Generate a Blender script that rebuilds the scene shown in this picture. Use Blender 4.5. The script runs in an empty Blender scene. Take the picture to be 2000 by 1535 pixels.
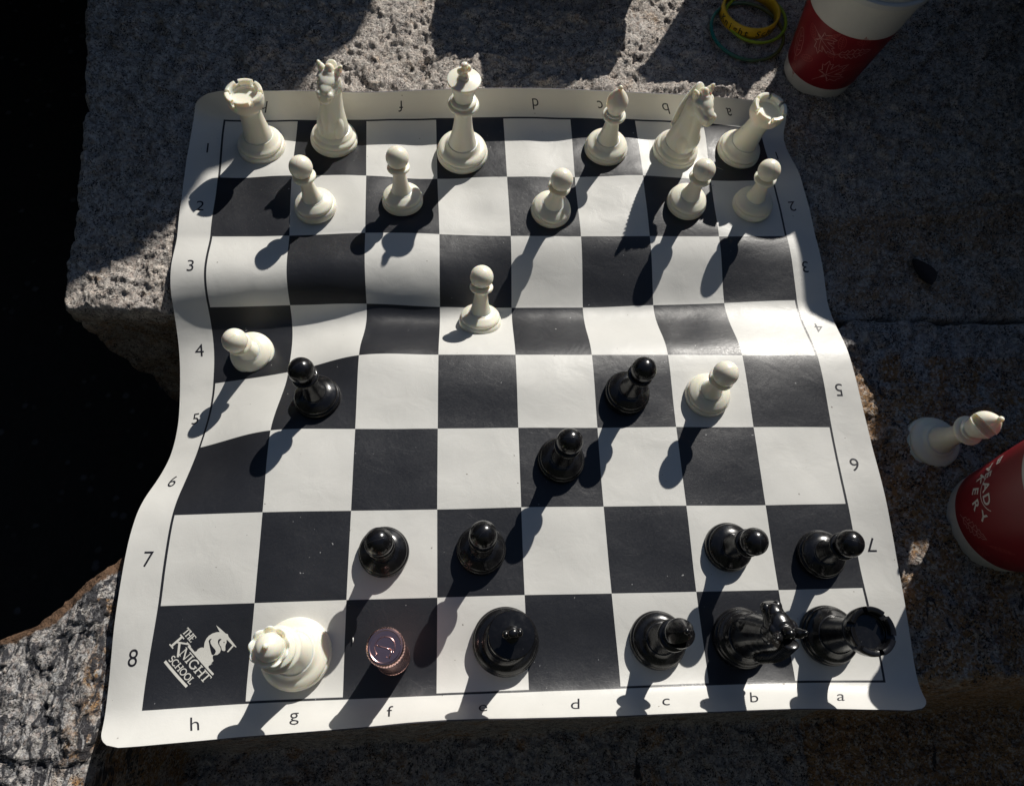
import bpy, bmesh, math, random
import numpy as np
from mathutils import Vector, Matrix, Quaternion, noise as mnoise

random.seed(7)
scene = bpy.context.scene
COL = scene.collection
MM = 0.001

# ---------------------------------------------------------------- camera
cam_data = bpy.data.cameras.new('camera')
cam = bpy.data.objects.new('camera', cam_data)
COL.objects.link(cam)
cam_data.sensor_fit = 'HORIZONTAL'
cam_data.sensor_width = 36.0
cam_data.lens = 25.146
cam_data.clip_start = 0.01
cam_data.clip_end = 200.0
AX = ((0.99721, -0.029248, 0.068673), (0.002219, 0.931242, 0.364395), (-0.074609, -0.363226, 0.928709))
m = Matrix.Identity(4)
for c in range(3):
    for r in range(3):
        m[r][c] = AX[c][r]
m.translation = Vector((186.16, 10.78, 479.82)) * MM
cam.matrix_world = m
scene.camera = cam

# ---------------------------------------------------------------- light
SUN = Vector((0.70, 1.26, 1.0)).normalized()
sun_elev = math.asin(SUN.z)
sun_rot = math.atan2(SUN.x, SUN.y)
world = bpy.data.worlds.new('World')
scene.world = world
world.use_nodes = True
wn = world.node_tree
wn.nodes.clear()
sky = wn.nodes.new('ShaderNodeTexSky')
sky.sky_type = 'NISHITA'
sky.sun_disc = False
sky.sun_elevation = sun_elev
sky.sun_rotation = sun_rot
sky.air_density = 1.0
sky.dust_density = 0.2
sky.ozone_density = 3.0
bg = wn.nodes.new('ShaderNodeBackground')
bg.inputs['Strength'].default_value = 0.05
wo = wn.nodes.new('ShaderNodeOutputWorld')
wn.links.new(sky.outputs[0], bg.inputs[0])
wn.links.new(bg.outputs[0], wo.inputs[0])

sl = bpy.data.lights.new('sun', 'SUN')
sl.energy = 5.0
sl.angle = math.radians(0.53)
sl.color = (1.0, 0.955, 0.885)
so = bpy.data.objects.new('sun', sl)
so.rotation_euler = SUN.to_track_quat('Z', 'Y').to_euler()
so.location = (0.6, 1.2, 2.0)
COL.objects.link(so)

scene.view_settings.view_transform = 'Standard'
scene.view_settings.look = 'None'
scene.view_settings.exposure = 0.0
scene.view_settings.gamma = 1.0
scene.cycles.max_bounces = 8
scene.cycles.sample_clamp_indirect = 6.0

# ---------------------------------------------------------------- helpers
def tag(o, label=None, cat=None, group=None, kind=None):
    if label: o['label'] = label
    if cat: o['category'] = cat
    if group: o['group'] = group
    if kind: o['kind'] = kind
    return o

def link_mesh(name, me, parent=None, mats=()):
    o = bpy.data.objects.new(name, me)
    COL.objects.link(o)
    for mt in mats:
        me.materials.append(mt)
    if parent is not None:
        o.parent = parent
    return o

def mesh_from(name, verts, faces, smooth=True):
    me = bpy.data.meshes.new(name)
    me.from_pydata([tuple(float(c) * MM for c in v) for v in verts], [], faces)
    me.update()
    if smooth:
        me.polygons.foreach_set('use_smooth', [True] * len(me.polygons))
    return me

def empty(name, loc=(0, 0, 0)):
    o = bpy.data.objects.new(name, None)
    o.empty_display_size = 0.01
    o.location = Vector(loc) * MM
    COL.objects.link(o)
    return o

def sharp(me, deg=35):
    bm = bmesh.new(); bm.from_mesh(me)
    for e in bm.edges:
        if len(e.link_faces) == 2 and e.calc_face_angle(0) > math.radians(deg):
            e.smooth = False
    bm.to_mesh(me); bm.free()
    return me

def lathe(prof, seg=56, name='lathe', ang=32):
    """closed solid turned round z; prof = [(r, z), ...] from the bottom up, in mm"""
    vs, fs, rows = [], [], []
    for r, z in prof:
        if r < 1e-4:
            rows.append([len(vs)]); vs.append((0, 0, z))
        else:
            rows.append(list(range(len(vs), len(vs) + seg)))
            vs += [(r * math.cos(2 * math.pi * k / seg), r * math.sin(2 * math.pi * k / seg), z) for k in range(seg)]
    for a, b in zip(rows, rows[1:]):
        for k in range(seg):
            k2 = (k + 1) % seg
            if len(a) == 1: fs.append((a[0], b[k2], b[k]))
            elif len(b) == 1: fs.append((a[k], a[k2], b[0]))
            else: fs.append((a[k], a[k2], b[k2], b[k]))
    if len(rows[0]) > 1: fs.append(tuple(reversed(rows[0])))
    if len(rows[-1]) > 1: fs.append(tuple(rows[-1]))
    me = mesh_from(name, vs, fs)
    return sharp(me, ang)

def arc(cr, cz, rad, a0, a1, n):
    return [(cr + rad * math.cos(math.radians(a0 + (a1 - a0) * i / n)), cz + rad * math.sin(math.radians(a0 + (a1 - a0) * i / n))) for i in range(n + 1)]

def curve(pts, n=6):
    """Catmull-Rom through 2-D profile points"""
    out = []
    P = [pts[0]] + list(pts) + [pts[-1]]
    for i in range(1, len(P) - 2):
        p0, p1, p2, p3 = P[i - 1], P[i], P[i + 1], P[i + 2]
        for k in range(n):
            t = k / n
            out.append(tuple(0.5 * ((2 * p1[j]) + (-p0[j] + p2[j]) * t + (2 * p0[j] - 5 * p1[j] + 4 * p2[j] - p3[j]) * t * t + (-p0[j] + 3 * p1[j] - 3 * p2[j] + p3[j]) * t ** 3) for j in range(len(p1))))
    out.append(tuple(pts[-1]))
    return out

def tube(path, rad, seg=8, closed=False, name='tube'):
    P = [Vector(p) for p in path]
    n = len(P); vs = []; fs = []
    ref = Vector((0.13, 0.27, 0.95))
    for i in range(n):
        a = P[(i - 1) % n] if (closed or i > 0) else P[i]
        b = P[(i + 1) % n] if (closed or i < n - 1) else P[i]
        t = (b - a).normalized()
        if abs(t.dot(ref)) > 0.95: rr = Vector((1, 0, 0))
        else: rr = ref
        x = t.cross(rr).normalized(); y = t.cross(x)
        r = rad[i] if hasattr(rad, '__len__') else rad
        for k in range(seg):
            an = 2 * math.pi * k / seg
            vs.append(P[i] + x * (r * math.cos(an)) + y * (r * math.sin(an)))
    m_ = n if closed else n - 1
    for i in range(m_):
        i2 = (i + 1) % n
        for k in range(seg):
            k2 = (k + 1) % seg
            fs.append((i * seg + k, i * seg + k2, i2 * seg + k2, i2 * seg + k))
    if not closed:
        fs.append(tuple(range(seg - 1, -1, -1))); fs.append(tuple((n - 1) * seg + k for k in range(seg)))
    return vs, fs

# gradient noise on arrays (2-D), repeatable
_rs = np.random.RandomState(11)
_perm = _rs.permutation(512); _perm = np.concatenate([_perm, _perm])
_ga = _rs.uniform(0, 2 * np.pi, 512); _gx = np.cos(_ga); _gy = np.sin(_ga)
def gnoise(x, y, s=0):
    xi = np.floor(x).astype(int); yi = np.floor(y).astype(int)
    xf = x - xi; yf = y - yi
    u = xf ** 3 * (xf * (xf * 6 - 15) + 10); v = yf ** 3 * (yf * (yf * 6 - 15) + 10)
    def g(ix, iy, dx, dy):
        h = _perm[(_perm[(ix + s * 37) & 511] + iy) & 511]
        return _gx[h] * dx + _gy[h] * dy
    n00 = g(xi, yi, xf, yf); n10 = g(xi + 1, yi, xf - 1, yf)
    n01 = g(xi, yi + 1, xf, yf - 1); n11 = g(xi + 1, yi + 1, xf - 1, yf - 1)
    return (n00 * (1 - u) + n10 * u) * (1 - v) + (n01 * (1 - u) + n11 * u) * v
def fbm(x, y, size, octs, s=0, gain=0.5):
    out = 0; a = 1.0
    for o in range(octs):
        out = out + a * gnoise(x / size + 17.3 * o, y / size - 9.1 * o, s + o)
        size = size / 2.03; a *= gain
    return out
def sstep(a, b, x):
    t = np.clip((x - a) / (b - a), 0, 1)
    return t * t * (3 - 2 * t)

# ---------------------------------------------------------------- materials
class NT:
    def __init__(s, name):
        s.mat = bpy.data.materials.new(name); s.mat.use_nodes = True
        s.t = s.mat.node_tree; s.t.nodes.clear()
        s.out = s.t.nodes.new('ShaderNodeOutputMaterial')
    def n(s, typ, **kw):
        nd = s.t.nodes.new(typ)
        for k, v in kw.items():
            if k == 'inp':
                for kk, vv in v.items():
                    if isinstance(vv, bpy.types.NodeSocket): s.t.links.new(vv, nd.inputs[kk])
                    else: nd.inputs[kk].default_value = vv
            else: setattr(nd, k, v)
        return nd
    def link(s, a, b): s.t.links.new(a, b)
    def math(s, op, a, b=None, c=None, clamp=False):
        nd = s.n('ShaderNodeMath', operation=op, use_clamp=clamp)
        for i, v in enumerate((a, b, c)):
            if v is None: continue
            if isinstance(v, bpy.types.NodeSocket): s.link(v, nd.inputs[i])
            else: nd.inputs[i].default_value = v
        return nd.outputs[0]
    def mix(s, f, a, b, typ='MIX'):
        nd = s.n('ShaderNodeMix', data_type='RGBA', blend_type=typ)
        for k, v in ((0, f), (6, a), (7, b)):
            if isinstance(v, bpy.types.NodeSocket): s.link(v, nd.inputs[k])
            else: nd.inputs[k].default_value = v if k == 0 else (tuple(v) + (1,) if len(v) == 3 else v)
        return nd.outputs[2]
    def ramp(s, f, stops, interp='LINEAR'):
        nd = s.n('ShaderNodeValToRGB'); s.link(f, nd.inputs[0])
        cr = nd.color_ramp; cr.interpolation = interp
        while len(cr.elements) < len(stops): cr.elements.new(0.5)
        for e, (p, c) in zip(cr.elements, stops):
            e.position = p; e.color = (c, c, c, 1) if not hasattr(c, '__len__') else tuple(c) + (1,)
        return nd.outputs[0]
    def coords(s, scale=(1000, 1000, 1000), rot=(0, 0, 0)):
        tc = s.n('ShaderNodeTexCoord')
        mp = s.n('ShaderNodeMapping'); mp.inputs['Scale'].default_value = scale; mp.inputs['Rotation'].default_value = rot
        s.link(tc.outputs['Object'], mp.inputs[0]); return mp.outputs[0]
    def noise(s, co, scale, detail=4, rough=0.5, dist=0.0):
        return s.n('ShaderNodeTexNoise', inp={'Vector': co, 'Scale': scale, 'Detail': detail, 'Roughness': rough, 'Distortion': dist}).outputs['Fac']
    def bump(s, h, dist, strength=1.0, normal=None):
        inp = {'Height': h, 'Distance': dist * MM, 'Strength': strength}
        if normal is not None: inp['Normal'] = normal
        return s.n('ShaderNodeBump', inp=inp).outputs[0]

def principled(nt, **inp):
    p = nt.n('ShaderNodeBsdfPrincipled', inp=inp)
    nt.link(p.outputs[0], nt.out.inputs[0])
    return p

def mat_granite(name, base_l=(0.60, 0.545, 0.49), base_d=(0.30, 0.285, 0.28), streak=False, stain_amt=0.3, bumpk=1.0):
    t = NT(name); co = t.coords()
    a = t.noise(co, 0.16, 5, 0.62, 0.4)
    c = t.mix(t.ramp(a, [(0.38, 0.0), (0.60, 1.0)]), base_d, base_l)
    # pale worn patches and greenish grey ones
    pw = t.noise(co, 0.03, 4, 0.6)
    c = t.mix(t.ramp(pw, [(0.52, 0.0), (0.72, 0.45)]), c, (0.62, 0.60, 0.59))
    pg = t.noise(co, 0.021, 5, 0.65, 0.5)
    c = t.mix(t.ramp(pg, [(0.54, 0.0), (0.70, 0.55)]), c, (0.20, 0.19, 0.175))
    # stains
    st = t.noise(co, 0.045, 6, 0.68, 0.8)
    at = t.n('ShaderNodeAttribute', attribute_name='stain')
    sm = t.math('ADD', st, t.math('MULTIPLY', at.outputs['Fac'], 0.42))
    stf = t.ramp(sm, [(0.62, 0.0), (0.76, stain_amt)])
    c = t.mix(stf, c, t.mix(t.noise(co, 0.12, 3, 0.5), (0.34, 0.15, 0.045), (0.52, 0.33, 0.15)))
    # quartz / feldspar grains
    vo = t.n('ShaderNodeTexVoronoi', inp={'Vector': co, 'Scale': 0.55, 'Randomness': 1.0})
    gr = t.n('ShaderNodeSeparateColor', inp={0: vo.outputs['Color']})
    c = t.mix(t.ramp(gr.outputs[0], [(0.62, 0.0), (0.8, 0.65)]), c, (0.72, 0.68, 0.62))
    c = t.mix(t.ramp(gr.outputs[1], [(0.70, 0.0), (0.9, 0.5)]), c, (0.46, 0.36, 0.31))
    # mica flecks
    f1 = t.noise(co, 0.75, 3, 0.6, 0.6)
    f2 = t.noise(co, 0.09, 3, 0.5)
    fl = t.math('ADD', f1, t.math('MULTIPLY', t.math('SUBTRACT', f2, 0.5), 0.35))
    fk = t.ramp(fl, [(0.56, 0.0), (0.635, 1.0)])
    c = t.mix(fk, c, (0.03, 0.028, 0.032))
    fk2 = t.ramp(t.noise(co, 0.42, 5, 0.7, 0.8), [(0.55, 0.0), (0.63, 0.85)])
    c = t.mix(fk2, c, (0.07, 0.062, 0.06))
    if streak:
        co2 = t.coords((1000, 330, 1000), (0, 0, 0.25))
        ak = t.n('ShaderNodeAttribute', attribute_name='streak')
        s1 = t.math('ADD', t.noise(co2, 0.15, 6, 0.6, 0.9), t.math('MULTIPLY', t.math('SUBTRACT', ak.outputs['Fac'], 1.0), 0.3))
        c = t.mix(t.ramp(s1, [(0.47, 0.0), (0.53, 0.95)]), c, (0.045, 0.046, 0.055))
        s2 = t.math('ADD', t.noise(co2, 0.26, 5, 0.6, 0.8), t.math('MULTIPLY', t.math('SUBTRACT', ak.outputs['Fac'], 1.0), 0.3))
        c = t.mix(t.ramp(s2, [(0.56, 0.0), (0.66, 0.7)]), c, (0.78, 0.77, 0.76))
    # weathered crust
    cr = t.n('ShaderNodeAttribute', attribute_name='crust')
    crn = t.mix(t.noise(co, 0.5, 4, 0.6), (0.06, 0.035, 0.02), (0.28, 0.165, 0.10))
    crm = t.math('ADD', cr.outputs['Fac'], t.math('MULTIPLY', t.math('SUBTRACT', t.noise(co, 0.2, 4, 0.6), 0.5), 0.5))
    c = t.mix(t.ramp(crm, [(0.40, 0.0), (0.50, 1.0)]), c, crn)
    h = t.math('ADD', t.math('MULTIPLY', t.noise(co, 0.22, 8, 0.68, 0.3), 1.0), t.math('MULTIPLY', vo.outputs['Distance'], 0.12))
    h = t.math('SUBTRACT', h, t.math('MULTIPLY', fk, 0.12))
    nb = t.bump(h, 4.2 * bumpk, 1.0)
    ro = t.ramp(gr.outputs[2], [(0.0, 0.45), (1.0, 0.9)])
    principled(t, **{'Base Color': c, 'Roughness': ro, 'Normal': nb, 'Specular IOR Level': 0.35})
    return t.mat

def mat_vinyl(name, col, rough, dark=False):
    t = NT(name); co = t.coords()
    g = t.noise(co, 1.1, 3, 0.6)
    w = t.noise(co, 0.045, 3, 0.5, 0.5)
    cr = t.n('ShaderNodeTexNoise', inp={'Vector': t.coords((700, 1500, 1000), (0, 0, 0.5)), 'Scale': 0.05, 'Detail': 6, 'Roughness': 0.62, 'Distortion': 1.2}).outputs['Fac']
    crk = t.math('ABSOLUTE', t.math('SUBTRACT', cr, 0.5))
    crk = t.ramp(crk, [(0.0, 0.0), (0.012, 1.0)])
    sp = t.noise(co, 0.16, 2, 0.5)
    n = t.bump(g, 0.10, 0.55)
    n = t.bump(w, 1.3, 0.35, n)
    n = t.bump(crk, 0.045, 0.4, n)
    if dark:
        dust = t.ramp(t.noise(co, 0.02, 6, 0.7), [(0.45, 0.0), (0.75, 0.5)])
        c = t.mix(dust, col, tuple(min(1, x + 0.012) for x in col))
        lint = t.noise(co, 0.33, 2, 0.4)
        c = t.mix(t.ramp(lint, [(0.772, 0.0), (0.785, 0.7)]), c, (0.4, 0.4, 0.4))
    else:
        c = t.mix(t.ramp(w, [(0.35, 0.0), (0.7, 1.0)]), col, tuple(x * 0.96 for x in col))
        sm = t.noise(co, 0.022, 6, 0.75, 0.8)
        c = t.mix(t.ramp(sm, [(0.66, 0.0), (0.78, 0.25)]), c, (0.50, 0.44, 0.33))
        lint = t.noise(co, 0.30, 2, 0.4)
        c = t.mix(t.ramp(lint, [(0.775, 0.0), (0.79, 0.8)]), c, (0.12, 0.10, 0.08))
    rr = t.ramp(t.noise(co, 0.9, 3, 0.6), [(0.3, rough - 0.06), (0.7, rough + 0.08)])
    p = t.n('ShaderNodeBsdfPrincipled', inp={'Base Color': c, 'Roughness': rr, 'Normal': n, 'Specular IOR Level': 0.5})
    if dark:
        t.link(p.outputs[0], t.out.inputs[0])
    else:
        tr = t.n('ShaderNodeBsdfTranslucent', inp={'Color': (0.9, 0.78, 0.55, 1)})
        mx = t.n('ShaderNodeMixShader', inp={0: 0.17, 1: p.outputs[0], 2: tr.outputs[0]})
        t.link(mx.outputs[0], t.out.inputs[0])
    return t.mat

def mat_plastic(name, col, rough, sss=0.0, bump=0.02, spec=0.5, coat=0.0, dust=False):
    t = NT(name); co = t.coords()
    w = t.noise(co, 0.12, 3, 0.5)
    f = t.noise(co, 0.9, 4, 0.6)
    n = t.bump(w, 0.5, 0.06)
    n = t.bump(f, bump, 0.35, n)
    sm = t.noise(co, 0.25, 5, 0.7)
    rr = t.ramp(sm, [(0.35, rough), (0.75, rough + 0.16)])
    cc = tuple(col) + (1,)
    if dust:
        cc = t.mix(t.ramp(t.noise(co, 0.55, 2, 0.5), [(0.745, 0.0), (0.775, 0.6)]), col, (0.22, 0.22, 0.22))
        cc = t.mix(t.ramp(t.noise(co, 0.08, 5, 0.7), [(0.5, 0.0), (0.8, 0.12)]), cc, (0.10, 0.10, 0.10))
    inp = {'Base Color': cc, 'Roughness': rr, 'Normal': n, 'Specular IOR Level': spec, 'Coat Weight': coat}
    p = principled(t, **inp)
    if sss:
        p.inputs['Subsurface Weight'].default_value = sss
        p.inputs['Subsurface Radius'].default_value = (1.0, 0.72, 0.42)
        p.inputs['Subsurface Scale'].default_value = 0.0036
    return t.mat

def mat_simple(name, col, rough=0.5, metal=0.0, trans=0.0, noise_amt=0.06, bump=0.03):
    t = NT(name); co = t.coords()
    nz = t.noise(co, 0.4, 5, 0.6)
    c = t.mix(nz, tuple(x * (1 - noise_amt) for x in col), tuple(min(1, x * (1 + noise_amt)) for x in col))
    n = t.bump(t.noise(co, 1.2, 4, 0.6), bump, 0.4)
    principled(t, **{'Base Color': c, 'Roughness': rough, 'Metallic': metal, 'Transmission Weight': trans, 'Normal': n})
    return t.mat

M_WHITE = mat_vinyl('white_vinyl', (0.74, 0.74, 0.71), 0.42)
M_BLACK = mat_vinyl('black_vinyl', (0.016, 0.017, 0.021), 0.40, dark=True)
M_INK = mat_simple('print_ink', (0.012, 0.012, 0.018), 0.45)
M_PALE = mat_simple('pale_print', (0.62, 0.61, 0.56), 0.45)
M_IVORY = mat_plastic('ivory_plastic', (0.84, 0.81, 0.69), 0.27, sss=0.8)
M_EBONY = mat_plastic('black_plastic', (0.006, 0.006, 0.007), 0.17, bump=0.016, spec=0.5, dust=True)
M_SEAM = mat_simple('plastic_seam', (0.03, 0.03, 0.035), 0.3)
M_COPPER = mat_simple('copper_metal', (0.88, 0.52, 0.47), 0.22, metal=1.0, bump=0.06)
M_PAPER = mat_simple('white_paper_cup', (0.62, 0.61, 0.58), 0.5, bump=0.02)
M_RED = mat_simple('red_print', (0.22, 0.007, 0.013), 0.42, bump=0.02)
M_LINE = mat_simple('pink_line_print', (0.42, 0.20, 0.19), 0.5)
M_LINE2 = mat_simple('faint_line_print', (0.36, 0.055, 0.05), 0.5)
M_LID = mat_simple('cup_lid_plastic', (0.55, 0.55, 0.54), 0.35)

# ---------------------------------------------------------------- the mat's shape
S = 57.15
W = 25.4
GRID = [[[-18.6, -22.8, 13.4], [6.5, -22.1, 13.4], [63.0, -19.3, 11.7], [117.9, -17.0, 15.8], [172.5, -14.1, 19.1], [227.5, -14.6, 18.1], [282.4, -15.3, 16.6], [337.9, -15.0, 15.8], [393.6, -15.2, 13.1], [449.5, -17.6, 11.9], [476.4, -18.9, 18.3]], [[-23.6, -3.1, -1.2], [-0.4, -2.6, 1.2], [57.1, -0.9, -2.0], [115.0, -0.4, -2.4], [172.2, 0.0, -1.8], [229.6, 0.3, -2.0], [287.5, 0.5, -1.5], [344.7, 0.7, -1.1], [401.6, 0.4, -2.2], [459.2, -1.0, -0.3], [482.2, -1.4, 0.1]], [[-25.2, 55.0, 3.1], [0.8, 55.6, 2.6], [57.7, 56.1, 1.6], [114.5, 56.8, 0.3], [172.2, 57.1, -0.9], [228.9, 57.4, -1.4], [286.4, 57.1, -1.1], [343.5, 57.0, -1.6], [400.6, 57.0, -2.6], [457.7, 56.8, -0.3], [483.2, 56.1, 3.9]], [[-24.1, 112.7, 0.1], [1.4, 112.5, 2.3], [58.2, 112.9, 5.7], [114.7, 113.9, 2.2], [171.7, 114.2, 0.4], [228.5, 114.9, 0.6], [285.3, 114.7, 0.0], [342.9, 114.3, 0.5], [400.0, 114.2, -0.6], [457.0, 114.0, 0.7], [483.2, 112.6, 7.0]], [[-18.4, 162.5, -26.5], [4.4, 164.9, -18.5], [57.1, 170.5, 1.7], [114.7, 170.9, 2.4], [171.6, 171.4, 0.8], [228.4, 171.9, 0.3], [285.3, 171.8, -0.1], [342.3, 171.5, 0.4], [399.7, 171.2, 0.7], [457.1, 170.9, 0.8], [483.4, 169.3, 4.8]], [[-22.8, 217.2, -36.3], [3.6, 219.6, -33.1], [60.1, 223.0, -19.4], [114.1, 228.4, -0.8], [171.6, 228.8, -0.2], [228.3, 229.3, -0.9], [285.4, 229.2, -1.1], [342.8, 228.7, -0.3], [399.8, 228.2, 1.0], [456.5, 228.1, 1.0], [481.8, 227.2, 3.4]], [[-27.0, 272.7, -12.7], [-1.1, 274.5, -15.3], [56.7, 279.3, -19.9], [114.9, 281.3, -20.9], [171.7, 280.6, -23.4], [228.5, 280.9, -24.5], [285.7, 281.1, -24.0], [342.5, 282.0, -20.7], [399.5, 282.1, -16.3], [456.7, 283.0, -13.0], [482.8, 282.1, -10.9]], [[-28.7, 329.2, -3.5], [-3.2, 330.8, -5.1], [54.5, 333.7, -7.5], [113.2, 336.4, -5.5], [171.3, 336.9, -7.4], [228.4, 337.5, -8.8], [285.6, 338.2, -9.2], [342.3, 339.0, -9.0], [399.2, 337.7, -5.6], [455.6, 339.6, -6.8], [481.3, 339.1, -5.6]], [[-30.8, 386.5, -4.0], [-4.7, 387.8, -7.8], [51.8, 390.5, -6.9], [111.2, 392.6, -7.5], [169.1, 393.6, -10.9], [226.9, 394.8, -8.5], [283.9, 395.7, -7.9], [341.6, 397.0, -5.5], [400.0, 394.0, -6.7], [454.3, 396.2, -7.2], [477.1, 396.0, -2.7]], [[-29.9, 443.7, -0.6], [-7.0, 444.9, -7.2], [51.4, 448.2, -9.8], [108.9, 448.7, -7.6], [167.6, 450.9, -5.9], [225.0, 452.0, -4.2], [282.9, 453.0, -3.7], [340.2, 454.9, -6.2], [400.1, 452.1, -4.6], [454.6, 453.5, -12.2], [476.1, 450.4, -11.9]], [[-24.3, 455.1, 14.6], [2.1, 457.5, 13.2], [57.2, 460.6, 12.1], [111.3, 458.0, 15.2], [167.5, 461.9, 16.2], [222.3, 464.4, 17.4], [276.6, 465.3, 17.5], [331.7, 467.1, 14.4], [388.9, 466.6, 13.6], [449.4, 472.4, 3.8], [482.0, 471.6, 2.3]]]

GRID = np.array(GRID)
XS = np.array([-W] + [i * S for i in range(9)] + [8 * S + W])
def _tang(x, y):
    h = np.diff(x); s = np.diff(y, axis=0) / h.reshape((-1,) + (1,) * (y.ndim - 1))
    mm = np.zeros_like(y); n = len(x)
    for i in range(1, n - 1):
        wi = h[i] / (h[i] + h[i - 1])
        if i == 1: wi = .4
        if i == n - 2: wi = .6
        mm[i] = wi * s[i - 1] + (1 - wi) * s[i]
    mm[0] = 1.5 * s[0] - .5 * mm[1]; mm[-1] = 1.5 * s[-1] - .5 * mm[-2]
    return mm
def _basis(x, q):
    """weights so that value(q) = B0 @ y + B1 @ tangent(y)"""
    n = len(x); h = np.diff(x)
    k = np.clip(np.searchsorted(x, q, side='right') - 1, 0, n - 2)
    H = h[k]; t = (q - x[k]) / H
    B0 = np.zeros((len(q), n)); B1 = np.zeros((len(q), n)); i = np.arange(len(q))
    B0[i, k] += 2 * t ** 3 - 3 * t ** 2 + 1; B0[i, k + 1] += -2 * t ** 3 + 3 * t ** 2
    B1[i, k] += (t ** 3 - 2 * t ** 2 + t) * H; B1[i, k + 1] += (t ** 3 - t ** 2) * H
    T = _tang(x, np.eye(n))
    return B0 + B1 @ T
def mat_points(u, v):
    u = np.asarray(u, float).ravel(); v = np.asarray(v, float).ravel()
    Bu = _basis(XS, u); Bv = _basis(XS, v)
    return np.einsum('ki,kj,ijc->kc', Bv, Bu, GRID)
def mat_points(u, v, base=mat_points):
    """the laid-out sheet plus the folds between the printed lines"""
    u = np.asarray(u, float).ravel(); v = np.asarray(v, float).ravel()
    P = base(u, v)
    mu = np.interp(u / S, [-0.5, 0.0, 0.6, 1.6, 2.2, 3.0, 3.5, 4.2, 8.5], [0.55, 0.85, 1.0, 0.95, 0.72, 0.66, 0.38, 0.18, 0.10])
    t = np.clip((v - 5 * S) / S, 0, 1); s = np.clip((v - 4 * S) / S, 0, 1)
    P[:, 2] += S * mu * t * (1 - t) ** 2 * (v >= 5 * S)    # bank that comes down into the valley
    P[:, 2] += S * mu * (s ** 3 - s ** 2) * (v < 5 * S)
    P[:, 2] += np.interp(u / S, [-0.5, 0.5, 1.4, 2.2, 3.2, 4.2, 9], [2.0, 3.0, 4.4, 5.2, 4.2, 1.6, 1.2]) * np.sin(np.pi * t)
    g = np.exp(-((u - 3.7 * S) / 26.) ** 2 - ((v - 6.30 * S) / 13.) ** 2)
    P[:, 2] -= 1.3 * g
    ed = sstep(-W, 10, v) * (1 - sstep(8 * S - 10, 8 * S + W, v))
    P[:, 2] += ed * (1.5 * gnoise(u / 62., v / 44., 5) + 0.9 * gnoise(u / 30., v / 24., 7) * (0.35 + 0.9 * sstep(5.5 * S, 7 * S, v)))
    return P
def mat_frame(u, v):
    P0 = mat_points(u, v); a = mat_points(np.asarray(u) + .2, v) - P0; b = mat_points(u, np.asarray(v) + .2) - P0
    n = np.cross(a, b); n /= np.linalg.norm(n, axis=1)[:, None]
    return P0, n

def subdiv(a, b, step):
    n = max(1, int(round((b - a) / step)))
    return [a + (b - a) * i / n for i in range(n)]
LW = 1.6
lines = subdiv(-W, -LW, 2.2) + [-LW]
for i in range(8):
    lines += subdiv(i * S, (i + 1) * S, 2.6)
lines += [8 * S] + subdiv(8 * S + LW, 8 * S + W, 2.2) + [8 * S + W]
lines = np.array(lines)
NL = len(lines)
UU, VV = np.meshgrid(lines, lines)
UU = UU.copy()
E0, E1 = -W, 8 * S + W
for j in range(NL):                                   # rounded corners
    v = lines[j]
    for lo in (True, False):
        for up in (True, False):
            r = 17.0 if up else 11.5
            d = (E1 - v) if up else (v - E0)
            if d >= r: continue
            cut = r - math.sqrt(max(r * r - (r - d) ** 2, 0))
            if lo:
                sel = lines < -LW
                UU[j, sel] = -LW + (UU[j, sel] + LW) * ((W - LW - cut) / (W - LW))
            else:
                sel = lines > 8 * S + LW
                b = 8 * S + LW
                UU[j, sel] = b + (UU[j, sel] - b) * ((W - LW - cut) / (W - LW))
P0, N0 = mat_frame(UU.ravel(), VV.ravel())
NV = NL * NL
TH = 0.85
wave = 0.18 * gnoise(UU.ravel() / 21., VV.ravel() / 15., 3)[:, None]      # slight ripples of the vinyl
P0 = P0 + N0 * wave
verts = np.concatenate([P0, P0 - N0 * TH])
faces = []; mi = []
cu = (lines[1:] + lines[:-1]) / 2
def cellcol(u, v):
    if -LW < u < 8 * S + LW and -LW < v < 8 * S + LW:
        if 0 < u < 8 * S and 0 < v < 8 * S:
            return 1 if (int(u // S) + int(v // S)) % 2 == 0 else 0
        return 1
    return 0
for j in range(NL - 1):
    for i in range(NL - 1):
        a = j * NL + i
        faces.append((a, a + 1, a + NL + 1, a + NL)); mi.append(cellcol(cu[i], cu[j]))
for j in range(NL - 1):
    for i in range(NL - 1):
        a = NV + j * NL + i
        faces.append((a, a + NL, a + NL + 1, a + 1)); mi.append(0)
ring = [i for i in range(NL)] + [j * NL + NL - 1 for j in range(1, NL)] + [(NL - 1) * NL + i for i in range(NL - 2, -1, -1)] + [j * NL for j in range(NL - 2, 0, -1)]
for k in range(len(ring)):
    a, b = ring[k], ring[(k + 1) % len(ring)]
    faces.append((a, NV + a, NV + b, b)); mi.append(2)
me = mesh_from('chess_mat', verts, faces)
me.polygons.foreach_set('material_index', mi)
M_EDGE = mat_simple('vinyl_edge', (0.10, 0.095, 0.11), 0.6)
chess_mat = link_mesh('chess_mat', me, None, (M_WHITE, M_BLACK, M_EDGE))
sharp(me, 50)
tag(chess_mat, 'roll-up vinyl chess mat with black and white squares, curling over the gap between two rocks', 'chess board')

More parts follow.
